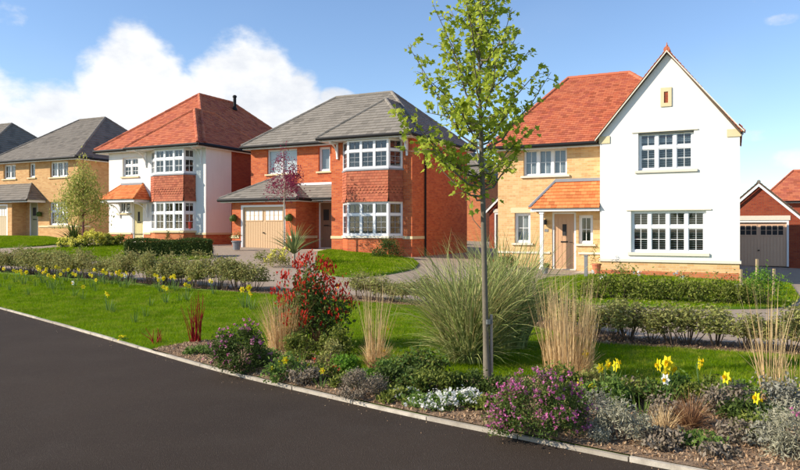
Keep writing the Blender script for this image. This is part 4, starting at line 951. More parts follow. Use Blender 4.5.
# ================================================================== PLANTS
def at_px(px, py): x, y = gp(px, py); return Vector((x, y, gz(x, y)))
def plant(name, px, py, label, cat, group=None, dz=.04, rz=0):
    p = at_px(px, py); return empty(name, (p.x, p.y, p.z+dz), rz, label, cat, group)
def part(root, name, vf, m, label=None):
    o = mk(name, npmesh(name, *vf), root, m)
    if name in ('flowers', 'red_leaves', 'blades', 'dry_blades'): o['kind'] = 'stuff'
    return o
def stems_to(root, pts, r=.008, m='stem_brown', n=14, name='stems'):
    mb = MB()
    for c in pts[:n]:
        c = np.asarray(c); q = c*.5; q[2] = c[2]*.55; mb.tube([(c[0]*.06, c[1]*.06, -.05), tuple(q*[.8, .8, 1]), tuple(c)], [r, r*.7, r*.35], 5, False)
    return mk(name, mb.mesh(name), root, m)

# ---- the young maple by the path
def sapling():
    x0, y0 = gp(487, 383); k = y0/F
    root = empty('maple_tree', (x0, y0, .03), 0, 'tall young maple with thin grey trunk and fresh green leaves beside the path', 'tree')
    def W(px, py, dy=0.): # local point for a pixel at the trunk's distance
        kk = (y0+dy)/F; return Vector(((px-400)*kk-x0, dy, 1.7+(HY-py)*kk-.03))
    trunk = [W(487, 386), W(486, 340), W(484.5, 270), W(483, 200), W(481.5, 150), W(480, 100), W(479, 50), W(480, 0), W(482, -45), W(484, -80)]
    mb = MB(); mb.tube(trunk, [.042, .034, .031, .029, .025, .019, .014, .010, .006, .003], 9); mk('trunk', mb.mesh('trunk', smooth=True), root, 'bark_grey')
    br = []   # (start fraction along py, end px, end py, dy)
    spec = [(175, 478, 395, 103, -.15), (165, 482, 402, 150, .35), (150, 482, 408, 45, .25), (128, 481, 420, 72, -.5), (110, 480, 432, 2, .1), (95, 480, 448, 30, .55), (140, 482, 450, 95, -.7),
            (105, 480, 512, 8, .2), (120, 481, 540, 68, -.15), (150, 482, 551, 72, .25), (168, 483, 536, 128, .3), (135, 481, 518, 100, -.55), (85, 480, 520, 28, .5), (62, 479, 462, -30, -.3), (55, 479, 502, -25, .25),
            (35, 479, 455, -50, .2), (20, 480, 505, -60, -.2), (160, 482, 470, 120, .8), (118, 481, 496, 60, -.8), (145, 481, 505, 105, .85), (0, 480, 468, -75, .1), (70, 479, 488, 5, .75), (180, 483, 455, 172, -.1),
            (172, 483, 512, 160, -.35), (75, 480, 440, 45, .3), (130, 481, 425, 112, .1), (188, 483, 428, 140, -.3), (90, 480, 530, 50, .1), (100, 480, 468, 40, -.5), (45, 479, 488, -20, -.5), (182, 483, 498, 172, .4), (196, 483, 440, 168, .1), (200, 483, 462, 178, .3), (190, 483, 520, 150, .2), (178, 483, 404, 128, 0.), (60, 479, 510, 40, -.4), (25, 479, 448, 12, .3)]
    bm_ = MB(); C = []; A = []
    for sy, sx, ex, ey, dy in spec:
        a = W(sx, sy); b = W(ex, ey, dy); d = b-a; L = d.length
        c1 = a + Vector((d.x*.28, d.y*.28, d.z*.18 - .05)); c2 = a + Vector((d.x*.66, d.y*.66, d.z*.58)); c2 += Vector([random.uniform(-.04, .04) for _ in range(3)])
        pts = [a, c1, (c1+c2)/2+Vector([random.uniform(-.02, .02) for _ in range(3)]), c2, b]
        bm_.tube(pts, [.013, .010, .008, .006, .0025], 5, False)
        n = int(L/.055)
        def along(t_):
            q = t_*4; i = min(3, int(q)); return pts[i].lerp(pts[i+1], q-i)
        for i in range(n):
            t_ = .2+.8*(i+random.random())/n; p = along(min(t_, 1)); tw = Vector((random.gauss(0, 1), random.gauss(0, 1), random.gauss(.45, .7))).normalized()*random.uniform(.06, .30)*(1.15-t_*.5)
            e = p+tw; bm_.tube([p, p.lerp(e, .5)+Vector((0, 0, .01)), e], [.004, .003, .0015], 4, False)
            k_ = random.randint(4, 8)
            for j in range(k_):
                f_ = random.uniform(.35, 1.1); C.append(p.lerp(e, f_)+Vector([random.gauss(0, .028) for _ in range(3)])); A.append(tw.normalized()+Vector((0, 0, -.5)))
    for i in range(60):
        p = trunk[4].lerp(trunk[9], random.random()**1.0)*1.0; 
        q = random.random(); ii = 4+int(q*5); p = trunk[min(ii, 8)].lerp(trunk[min(ii, 8)+1], random.random())
        e = p+Vector((random.gauss(0, .1), random.gauss(0, .1), random.uniform(0, .12)))
        bm_.tube([p, e], [.004, .002], 4, False)
        for j in range(5): C.append(e+Vector([random.gauss(0, .03) for _ in range(3)])); A.append(Vector((random.gauss(0, 1), random.gauss(0, 1), -.2)))
    # bare low twigs
    for ex, ey, sy in ((464, 196, 232), (507, 160, 188), (470, 172, 196)):
        bm_.tube([W(483.5, sy), W((483+ex)/2, (sy+ey)/2+6, .05), W(ex, ey, .1)], [.006, .004, .001], 4, False)
    mk('branches', bm_.mesh('branches', smooth=True), root, 'bark_grey')
    v, f = leaves(np.array([tuple(c) for c in C]), .062, nrm=None, up=.45, fold=.28, axis=np.array([tuple(a) for a in A]), maple=True)
    mk('foliage', npmesh('foliage', v, f), root, 'maple_leaf')
    tm = MB(); tm.tube([(.014, 0, .62), (.014, 0, .67)], .046, 9); mk('tree_tie', tm.mesh('tree_tie'), root, 'tie_rubber')
    return x0, y0
TX, TY = sapling()
st = MB(); st.tube([(.055, .03, -.05), (.05, .03, .72)], .018, 7); o = mk('tree_stake', st.mesh('tree_stake'), None, 'bark_pale'); o.location = (TX, TY, .03); props(o, 'short round stake tied to the foot of the young maple', 'stake')

def bushy_tree(name, px, py, h, rx, hb, lsize, n, lm, bm_, label, K=26, tr=.03, spread=.2, dro=False, group=None):
    root = plant(name, px, py, label, 'tree', group, .02); C, c = clumps(n, K, rx, rx*.9, h-hb, 0, spread, .3)
    C[:, 2] += hb; c[:, 2] += hb
    taper = 1-.55*np.clip((C[:, 2]-hb)/(h-hb), 0, 1)**1.5; C[:, 0] *= taper; C[:, 1] *= taper
    mb = MB(); mb.tube([(0, 0, -.05), (.01, 0, hb), (.02, 0, h*.7), (.0, 0, h*.93)], [tr, tr*.8, tr*.45, tr*.1], 7); mk('trunk', mb.mesh('trunk'), root, bm_)
    mb = MB()
    for q in c:
        zz = max(hb*.8, q[2]-.5*random.uniform(.5, 1)); mb.tube([(.01, 0, zz), (q[0]*.5, q[1]*.5, (zz+q[2])/2-.02), tuple(q)], [tr*.3, tr*.2, tr*.08], 4, False)
    mk('branches', mb.mesh('branches'), root, bm_)
    part(root, 'foliage', leaves(C, lsize, .5, up=.1, axis=(np.array([[0, 0, -1.]]) if dro else None)), lm); return root
bushy_tree('purple_leaved_tree', 284, 252, 4.4, 1.0, 2.0, .085, 2300, 'purple_leaf', 'bark_pale', 'small tree with sparse purple leaves and pale trunk before the tan garage door', 34, .04, .16)
bushy_tree('weeping_tree', 83, 246, 4.35, 1.35, .8, .10, 6000, 'willow_leaf', 'bark_red', 'yellow green feathery small tree between the leftmost brick house and the white house', 46, .06, .17, True)

def spiky(name, px, py, n, L, lm, label, cat='plant', wid=.05, lean=.55, trunk=0, dz=.02):
    root = plant(name, px, py, label, cat, None, dz); a = rng.uniform(0, 2*np.pi, n); t_ = rng.uniform(.05, 1, n)*lean*1.6
    D = np.column_stack([np.cos(a)*np.sin(t_), np.sin(a)*np.sin(t_), np.cos(t_)]); B = D*.05*[1, 1, 0]+[0, 0, trunk]
    part(root, 'foliage', blades(B, D, L*rng.uniform(.65, 1.1, n), wid, .35+.5*t_, 5), lm)
    if trunk: mb = MB(); mb.tube([(0, 0, -.05), (0, 0, trunk+.05)], .05, 8); mk('trunk', mb.mesh('trunk'), root, 'bark_pale')
    return root
spiky('phormium', 74, 243, 90, 1.25, 'dark_leaf', 'dark spiky phormium clump under the feathery yellow green tree', wid=.07, lean=.75)
spiky('cordyline', 294, 264, 90, 1.15, 'cordyline_leaf', 'green spiky cordyline standing behind the red-topped shrub', wid=.06, lean=.6, trunk=.35)

def shrub(name, px, py, rx, ry, h, n, ls, lm, label, K=22, spread=.2, width=.5, fl=None, group=None, dz=.04, up=.4, cat='shrub', shell=.5, stems=True, stem_m='stem_brown'):
    root = plant(name, px, py, label, cat, group, dz); C, c = clumps(n, K, rx, ry, h, 0, spread, shell)
    part(root, 'foliage', leaves(C, ls, width, up=up), lm)
    if stems: stems_to(root, c, .006+.004*h, stem_m)
    if fl:
        fm, nf, fs, where = fl
        r = np.linalg.norm(C/np.array([rx, ry, h]), axis=1); cand = C[(r > np.quantile(r, .55)) & (C[:, 2] > h*where)]; ctr = cand[rng.choice(len(cand), nf)]
        ctr = ctr*1.06; P_ = np.repeat(ctr, 7, 0)+rng.normal(size=(nf*7, 3))*fs*.45
        part(root, 'flowers', leaves(P_, fs, .85, up=.6), fm)
    return root
# H1/H2 border
for i, (px, py, r, h) in enumerate([(67, 248, .5, .42), (81, 248.2, .45, .40), (93, 247.5, .62, .66), (108, 246.5, .5, .50), (119, 246, .4, .45)]):
    shrub('flowering_shrub', px, py, r, r, h, 1200, .07, 'hedge_leaf' if i > 1 else 'dark_leaf', ['rounded yellow flowering shrub at the left end of the row below the feathery tree', 'low yellow flowering shrub directly below the feathery tree trunk', 'largest yellow flowering shrub in the row before the white house', 'yellow-green shrub between the largest yellow one and the cream door', 'small green shrub just left of the cream door'][i], fl=('cream_yellow', [60, 60, 130, 60, 25][i], .09, .25), group='yellow flowering shrubs before the white house', stems=False)
# clipped box hedge
def box_hedge():
    a = at_px(126, 259.5); b = at_px(208, 257.5); L = (b-a).length; rz = math.atan2(b.y-a.y, b.x-a.x); root = empty('box_hedge', (a.x, a.y, a.z+.04), rz, 'low dark clipped box hedge in front of the white house', 'hedge')
    n = 16000; P_ = rng.uniform(0, 1, (n, 3)); s_ = rng.integers(0, 4, n); C = P_*[L, .65, .68]; C[:, 1] -= .1
    C[s_ == 0, 2] = .68; C[s_ == 1, 1] = -.1; k_ = s_ == 2; C[k_, 0] = np.where(rng.uniform(size=k_.sum()) > .5, L, 0)
    C += rng.normal(size=C.shape)*.03; C[:, 2] += .04*np.sin(C[:, 0]*3.1)
    part(root, 'foliage', leaves(C, .055, .6, up=.3), 'dark_leaf')
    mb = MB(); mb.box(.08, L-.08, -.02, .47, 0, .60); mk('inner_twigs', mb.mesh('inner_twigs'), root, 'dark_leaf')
box_hedge()
# a small cut-leaf shrubs along the hedge end, pots at the doors
shrub('silvery_shrub', 198, 258.5, .3, .3, .4, 260, .06, 'laurel_leaf', 'pale low plant at the right end of the dark box hedge', stems=False)
shrub('conifer', 168, 247, .16, .16, .75, 500, .05, 'dark_leaf', 'small pointed dark conifer behind the box hedge by the cream band', stems=False)
shrub('round_bush', 388, 258.5, .62, .55, .78, 2600, .065, 'dark_leaf', 'dark rounded bush under the bay window of the red brick house', stems=False, K=30)
shrub('low_shrub', 262, 262, .3, .3, .45, 400, .06, 'hedge_leaf', 'small green shrub at the foot of the cordyline, left side', stems=False)
shrub('low_shrub', 278, 267, .42, .42, .62, 800, .07, 'laurel_leaf', 'yellow green shrub at the foot of the spiky cordyline', stems=False, fl=('cream_yellow', 30, .07, .3))
def potted(px, py, r, h, label, pm='terracotta', lm='hedge_leaf', ph=.4):
    root = plant('potted_plant', px, py, label, 'potted plant', None, .03); mb = MB(); mb.lathe([(r*.7, 0), (r*.95, h*.85), (r*1.1, h*.86), (r*1.1, h), (r*.95, h), (r*.9, h*.9)], n=14); mk('pot', mb.mesh('pot'), root, pm)
    C, c = clumps(220, 8, r*1.6, r*1.6, ph, h*.9, .25, .3); part(root, 'foliage', leaves(C, .055, .5), lm); return root
potted(236.5, 250.5, .2, .38, 'grey pot of flowers at the left corner of the tan garage', 'pot_grey', 'photinia_green')
potted(343, 249.5, .17, .25, 'small dark pot beside the bay of the red brick house', 'pot_grey')
potted(596.5, 274.5, .16, .34, 'terracotta pot with a leggy plant beside the tan front door', 'terracotta', 'photinia_green', .75)
potted(545, 274.5, .12, .2, 'small dark pot beside the left foot of the porch post', 'pot_grey', 'hedge_leaf', .2)
mb = MB(); mb.box(-.05, .05, -.05, .05, -.05, .72); mb.box(-.06, .06, -.06, .06, .72, .76); o = mk('slate_post', mb.mesh('slate_post', fix=True), None, 'pot_grey'); p_ = at_px(586, 279); o.location = p_; o.rotation_euler = (0, 0, -T); props(o, 'short dark square post at the lawn corner beside the tan front door', 'post')
shrub('shrub', 505, 268, .5, .4, .5, 900, .08, 'photinia_green', 'low green shrub under the small window of the gabled house', stems=False, fl=('photinia_red', 10, .06, .3))

ORD = 'first second third fourth fifth sixth seventh eighth ninth tenth eleventh twelfth thirteenth fourteenth fifteenth sixteenth seventeenth eighteenth nineteenth twentieth'.split()
for a_ in ('twenty', 'thirty', 'forty'): ORD += [a_+'-'+o_ for o_ in ORD[:9]] + [{'twenty': 'thirtieth', 'thirty': 'fortieth', 'forty': 'fiftieth'}[a_]]
# laurel row along the back of the verge: a few shapes, copied
def laurel(h, r, n, sparse):
    C, c = clumps(n, 13, r, r*.8, h*.8, 0, .26, .25); C[:, 2] = h*.34+C[:, 2]*.82; c[:, 2] = h*.34+c[:, 2]*.82
    mb = MB()
    for q in c: mb.tube([(q[0]*.25, q[1]*.25, -.03), (q[0]*.7, q[1]*.7, q[2]*.5), tuple(q)], [.008, .006, .003], 4, False)
    lv = leaves(C, .064, .42, up=.2)
    return npmesh('foliage', *lv), mb.mesh('stems')
protos = [laurel(random.uniform(.66, .86), random.uniform(.30, .42), random.randint(1000, 1300), 0) for _ in range(7)]
for fo, st_ in protos: fo.materials.append(MATS['laurel_leaf']); st_.materials.append(MATS['stem_brown'])
proto_obj = []
def laurel_thing(i, loc, rz, scl, label, group):
    if i not in [k for k, _ in proto_obj]:
        root = empty('laurel_plant', loc, rz, label, 'shrub', group); mk('foliage', protos[i][0], root); mk('stems', protos[i][1], root); proto_obj.append((i, root))
    else:
        root = copy_tree(dict(proto_obj)[i]); root.location = loc; root.rotation_euler = (0, 0, rz); root['label'] = label; root['group'] = group
    root.scale = scl
mid = offset(BACK[1:], .42); acc = resample(mid, .31); k = 0; cnt = [0, 0, 0]
for q in acc:
    px = 400+F*q[0]/q[1]
    if px < -30 or px > 830: continue
    seg = 0 if px < 265 else (1 if px < 560 else 2)
    k += 1
    if seg == 0 and (19 < px < 26 or 84 < px < 92 or 136 < px < 144 or 184 < px < 189): continue
    if 262 < px < 352: continue
    lb = ORD[cnt[seg]] + ' from left of the young laurels in the row ' + ['between daffodil lawn and drive', 'before the red brick house lawn', 'before the white gabled house'][seg]; cnt[seg] += 1
    gr = ['laurel row left', 'laurel row middle', 'laurel row right'][seg]
    x, y = q[0]+random.uniform(-.08, .08), q[1]+random.uniform(-.12, .12); s_ = random.uniform(.85, 1.12)*(.95, .70, .70)[seg]
    laurel_thing(random.randrange(7), (x, y, gz(x, y)+.02), random.uniform(0, 6.28), (s_*(1.15, 1.4, 1.55)[seg],)*2+(s_*random.uniform(.95, 1.15),), lb, gr)
# mixed hedge before the gabled house
ha = at_px(588, 300); hb_ = at_px(752, 307); 
for i in range(15):
    t_ = i/14; x = ha.x+(hb_.x-ha.x)*t_+random.uniform(-.05, .05); y = ha.y+(hb_.y-ha.y)*t_+random.uniform(-.1, .1); h = random.uniform(.45, .84); C, c = clumps(620, 14, random.uniform(.3, .42), .34, h, 0, .24, .4)
    root = empty('hedge_plant', (x, y, gz(x, y)+.05), 0, ORD[i]+' from left of the leafy plants in the low hedge before the white gable', 'shrub', 'low mixed hedge before the white gable'); part(root, 'foliage', leaves(C, .065, .5, up=.3), 'hedge_leaf'); stems_to(root, c, .006)
    if i % 4 == 1:
        cand = C[C[:, 2] > h*.7][:3]; part(root, 'flowers', leaves(np.repeat(cand, 6, 0)+rng.normal(size=(18, 3))*.02, .06, .9), 'white_flower')
shrub('green_shrub', 766, 306, .5, .45, .86, 1900, .06, 'bright_leaf', 'fresh light green shrub at the right end of the mixed hedge before the garage', K=22)
for px, py, lb in ((741, 300, 'thin wooden stake at the corner of the white gable, left of three'), (757, 297, 'tallest thin wooden stake behind the light green shrub, middle of three'), (774, 298, 'thin wooden stake at the right of the light green shrub')):
    mb = MB(); mb.box(-.025, .025, -.025, .025, -.1, .98 if px == 757 else .75); o = mk('wooden_stake', mb.mesh('wooden_stake', fix=True), None, 'wood_stake'); o.location = at_px(px, py); props(o, lb, 'stake', 'wooden stakes at the light green shrub')

# ---- grasses
def grass_clump(name, px, py, label, n, L, spread, lean, lm, wid=.006, droop=.3, base=.08, curl=.02, seg=6, cat='ornamental grass'):
    root = plant(name, px, py, label, cat); a = rng.uniform(0, 2*np.pi, n); t_ = np.abs(rng.normal(0, lean, n)); D = np.column_stack([np.cos(a)*np.sin(t_), np.sin(a)*np.sin(t_), np.cos(t_)])
    rb = base*np.sqrt(rng.uniform(0, 1, n)); B = np.column_stack([np.cos(a)*rb, np.sin(a)*rb, np.zeros(n)])
    part(root, 'blades', blades(B, D, L*rng.uniform(.5, 1.08, n), wid, droop*rng.uniform(.4, 1.4, n)+t_*.5, seg, curl), lm); return root
pg = grass_clump('pampas_grass', 469, 364, 'big arching green pampas grass clump around the foot of the maple trunk', 1100, 1.62, .4, .25, 'pampas_leaf', .02, 1.15, .26, .09, 9)
n = 420; a = rng.uniform(0, 2*np.pi, n); t_ = rng.uniform(.5, 1.2, n); D = np.column_stack([np.cos(a)*np.sin(t_), np.sin(a)*np.sin(t_), np.cos(t_)]); part(pg, 'blades', blades(D*.12*[1, 1, 0], D, rng.uniform(.5, 1.0, n), .016, 1.2, 7, .06), 'pampas_leaf')
n = 130; a = rng.uniform(0, 2*np.pi, n); t_ = rng.uniform(.1, .8, n); D = np.column_stack([np.cos(a)*np.sin(t_), np.sin(a)*np.sin(t_), np.cos(t_)]); part(pg, 'dry_blades', blades(D*.12*[1, 1, 0], D, rng.uniform(1.1, 1.9, n), .007, .9, 8, .03), 'straw')
g2 = grass_clump('pampas_grass', 508, 350, 'second upright clump of green grass behind and right of the maple trunk', 800, 1.72, .4, .22, 'pampas_leaf', .02, .8, .26, .08, 8)
grass_clump('dry_grass', 568, 381, 'tall straw coloured grass stems right of the pampas clump', 300, 1.15, .2, .11, 'straw', .008, .06, .27, .03)
grass_clump('dry_grass', 375, 371, 'fan of straw coloured stems above the low grey shrub', 75, 1.08, .2, .14, 'straw', .007, .08, .09, .03)
grass_clump('dry_grass', 283, 352, 'bushy tan dried grass left of the red-topped shrub', 420, .8, .2, .22, 'straw', .007, .3, .2, .06)
grass_clump('dry_grass', 770, 405, 'tall straw grass stems at the right edge of the photograph', 60, 1.15, .2, .2, 'straw', .008, .12, .08, .02)
grass_clump('dry_grass', 690, 432, 'low tuft of reddish brown dead grass on the bark bed', 300, .32, .2, .75, 'straw_brown', .006, .6, .05, .03)
grass_clump('dry_grass', 318, 352, 'low spreading brown dead grass beneath the red-topped shrub', 220, .4, .2, .7, 'straw_brown', .007, .6, .06, .03)
grass_clump('dry_grass', 377, 372, 'short bushy tan tuft at the foot of the straw fan', 420, .34, .2, .35, 'straw', .006, .5, .1, .08)
grass_clump('dry_grass', 572, 384, 'short tan tuft at the foot of the tall straw stems', 380, .4, .2, .35, 'straw', .006, .5, .16, .08)
grass_clump('dry_grass', 792, 410, 'second straw coloured grass tuft at the extreme right edge', 60, .8, .2, .3, 'straw', .006, .3, .12, .05)
grass_clump('dry_grass', 662, 436, 'loose brown dead blades left of the reddish dead tuft', 160, .24, .2, .8, 'straw', .005, .6, .08, .05)
# dogwood
def dogwood(px, py, n, h, label, lean=.16):
    root = plant('dogwood', px, py, label, 'shrub'); mb = MB()
    for i in range(n):
        a = random.uniform(0, 6.28); r = random.uniform(0, .1); ln = random.gauss(0, lean); l2 = random.gauss(0, lean*.5); H_ = h*random.uniform(.45, 1.05); b = (math.cos(a)*r, math.sin(a)*r)
        mb.tube([(b[0], b[1], -.03), (b[0]+ln*H_*.4, b[1]+l2*H_*.4, H_*.45), (b[0]+ln*H_+random.uniform(-.02, .02), b[1]+l2*H_, H_)], [.008, .006, .002], 5, False)
    mk('stems', mb.mesh('stems'), root, 'red_stem')
dogwood(196, 345, 26, .74, 'upright bare red dogwood stems at the left end of the bed')
dogwood(157, 346, 9, .22, 'tiny tuft of dark red twigs at the lawn edge beside the path', .3)
# photinia
ph = shrub('photinia', 312, 350, .56, .5, 1.2, 4200, .065, 'photinia_green', 'tall shrub with bright red new leaves over dark green, left of centre', K=34, spread=.17, shell=.2)
C, c = clumps(1, 1, .1, .1, .1)
n = 170; a = rng.uniform(0, 2*np.pi, n); hh = rng.uniform(.35, 1.30, n); rr = np.sqrt(rng.uniform(.1, 1, n))*.62*np.sin(np.clip(hh/1.35, 0, 1)*math.pi*.85+.25)
Tt = np.column_stack([np.cos(a)*rr, np.sin(a)*rr, hh]); P_ = np.repeat(Tt, 6, 0)+rng.normal(size=(n*6, 3))*[.035, .035, .04]; part(ph, 'red_leaves', leaves(P_, .062, .42, axis=np.array([[0, 0, 1.]])), 'photinia_red')
# flowering evergreens and low plants of the bed
shrub('heather', 240, 374, .40, .34, .54, 8500, .034, 'dark_leaf', 'dark rounded shrub with pink flowers at the left part of the bed', K=40, spread=.14, width=.4, fl=('pink_flower', 75, .026, .1), shell=.55)
shrub('heather', 540, 440, .43, .36, .56, 15000, .026, 'photinia_green', 'dark shrub covered in magenta pink flowers in front of the straw grass', K=52, spread=.12, width=.4, fl=('magenta_flower', 340, .020, .12), shell=.55)
shrub('lavender', 362, 401, .27, .24, .30, 3600, .03, 'dusty_leaf', 'low brownish grey shrub at the path edge below the straw fan', K=30, spread=.14, width=.3, up=.5)
shrub('lavender', 622, 446, .27, .24, .32, 3200, .034, 'silver_leaf', 'silvery grey twiggy plant at the path edge right of the magenta shrub', K=26, spread=.15, width=.25)
shrub('lavender', 598, 424, .22, .2, .26, 1300, .034, 'grey_leaf', 'dull green grey tuft behind the silvery plant', K=18, width=.25)
shrub('candytuft', 452, 412, .34, .2, .15, 2600, .03, 'narcissus_leaf', 'low mat of white flowers at the path edge beneath the pampas grass', K=24, fl=('white_flower', 230, .026, .2), stems=False)
shrub('candytuft', 408, 404, .15, .12, .12, 500, .03, 'narcissus_leaf', 'small patch of white flowers left of the larger white mat', K=10, fl=('white_flower', 12, .024, .3), stems=False)
shrub('low_shrub', 345, 375, .22, .2, .24, 900, .04, 'bright_leaf', 'bright green low plant right below the red-topped shrub', K=14)
shrub('low_shrub', 337, 358, .22, .2, .40, 900, .05, 'hedge_leaf', 'green shrub against the right foot of the red-topped shrub', K=16)
shrub('low_shrub', 400, 392, .3, .24, .26, 1500, .045, 'dark_leaf', 'dark green low plant between the grey shrub and the pampas grass', K=18)
shrub('low_shrub', 418, 382, .32, .26, .36, 1500, .05, 'photinia_green', 'dark green plant at the left foot of the pampas grass', K=18)
shrub('low_shrub', 286, 384, .26, .22, .28, 1100, .04, 'narcissus_leaf', 'green tufted plant right of the pink-flowered dark shrub', K=14, fl=('yellow_flower', 8, .03, .4))
shrub('low_shrub', 322, 384, .20, .17, .24, 700, .04, 'hedge_leaf', 'small shrub with a yellow and a red bloom near the path middle', K=12, fl=('photinia_red', 5, .03, .3))
shrub('low_shrub', 214, 356, .16, .14, .14, 400, .035, 'narcissus_leaf', 'small green plant between the dogwood and the pink-flowered shrub', K=10, stems=False)
shrub('low_shrub', 726, 420, .3, .24, .28, 1500, .04, 'dusty_leaf', 'brownish low plant behind the dead grass tuft', K=16)
shrub('low_shrub', 650, 412, .28, .22, .26, 1200, .045, 'photinia_green', 'dark green low plant below the yellow daffodils', K=14)
shrub('rosemary', 797, 462, .28, .26, .42, 4200, .036, 'silver_leaf', 'grey green feathery shrub in the lower right corner', K=30, width=.2, up=.1, fl=('magenta_flower', 5, .03, .6))
shrub('low_shrub', 497, 400, .2, .16, .2, 900, .035, 'dark_leaf', 'dark green plant between the white mat and the magenta shrub', K=12)
shrub('low_shrub', 586, 408, .24, .2, .24, 900, .05, 'narcissus_leaf', 'green plant right behind the magenta shrub', K=12, fl=('yellow_flower', 6, .03, .5))
for i, (px, py, r, h, m_, n_, lb) in enumerate([(300, 362, .24, .34, 'hedge_leaf', 1300, 'loose green plant at the foot of the tan dried grass'), (352, 386, .16, .16, 'narcissus_leaf', 600, 'small blue green tuft left of the low brownish grey shrub'),
        (372, 388, .16, .18, 'bright_leaf', 500, 'small light green plant behind the low brownish grey shrub'), (432, 396, .26, .30, 'hedge_leaf', 1400, 'green leafy plant behind the small patch of white flowers'), (470, 396, .24, .26, 'dark_leaf', 1200, 'dark plant behind the larger mat of white flowers'),
        (560, 402, .28, .34, 'hedge_leaf', 1500, 'green plant between the magenta shrub and the straw grass'), (630, 400, .2, .2, 'dusty_leaf', 700, 'brown seedy plant left of the tallest daffodils'), (700, 412, .24, .22, 'hedge_leaf', 1000, 'green low plant behind the dead grass tuft'),
        (752, 428, .26, .26, 'dark_leaf', 1200, 'dark plant behind the lowest right-hand daffodils'), (780, 416, .28, .32, 'grey_leaf', 1500, 'grey green plant at the foot of the right-hand straw stems'), (268, 366, .2, .22, 'narcissus_leaf', 700, 'green tuft close behind the pink-flowered dark shrub, right side'),
        (330, 368, .2, .3, 'laurel_leaf', 700, 'yellowish leafy plant below the red-topped shrub'),
        (610, 412, .22, .3, 'narcissus_leaf', 1000, 'green tuft between the magenta shrub and the silvery plant'), (665, 424, .22, .2, 'dusty_leaf', 900, 'brown twiggy plant left of the dead grass tuft'), (684, 404, .26, .3, 'narcissus_leaf', 1200, 'green leafy mass directly under the tallest daffodils'),
        (716, 406, .24, .24, 'hedge_leaf', 1000, 'green plant right of the tallest daffodils'), (738, 412, .24, .24, 'narcissus_leaf', 1000, 'green plant left of the right-hand straw stems'), (758, 446, .22, .2, 'hedge_leaf', 900, 'small green plant left of the lower right feathery shrub'),
        (735, 446, .2, .16, 'dusty_leaf', 700, 'low brown litter plant near the path at right'), (640, 406, .22, .26, 'hedge_leaf', 900, 'leafy plant between the two daffodil groups at right'), (596, 396, .2, .3, 'laurel_leaf', 800, 'yellow green plant beside the tall straw stems'),
        (395, 405, .2, .14, 'hedge_leaf', 700, 'low green plant at the path edge before the small white patch'), (425, 410, .2, .12, 'narcissus_leaf', 700, 'low green mat linking the two white flower patches'), (490, 415, .2, .14, 'hedge_leaf', 700, 'low green plant right of the larger white mat'),
        (306, 388, .2, .2, 'dusty_leaf', 700, 'brownish low plant near the middle of the path edge'), (345, 392, .18, .16, 'hedge_leaf', 600, 'low green plant left of the brownish grey shrub'), (198, 357, .2, .12, 'narcissus_leaf', 500, 'low green plant at the foot of the red dogwood stems'),
        (662, 452, .2, .14, 'dusty_leaf', 700, 'small brown dead-leaved plant close to the path edge, lower right'), (700, 452, .2, .12, 'narcissus_leaf', 500, 'sparse green seedling plant in the bark at lower right'), (716, 462, .16, .1, 'dusty_leaf', 350, 'low brown dead plant nearest the path at lower right'), (772, 456, .2, .2, 'grey_leaf', 900, 'grey green plant left of the lower right corner shrub'),
        (384, 384, .22, .22, 'narcissus_leaf', 800, 'green plant at the foot of the straw fan, right side'), (412, 396, .2, .2, 'photinia_green', 800, 'dark leafy plant above the small white flower patch')]):
    shrub('low_shrub', px, py, r, r*.85, h, n_, .042, m_, lb, K=14)
# tiny yellow weed on the edge of the lawn
shrub('dandelion', 123, 343, .09, .06, .05, 60, .03, 'narcissus_leaf', 'tiny yellow flowers at the lawn edge beside the path', stems=False, fl=('yellow_flower', 5, .03, .1), K=4, cat='flower')

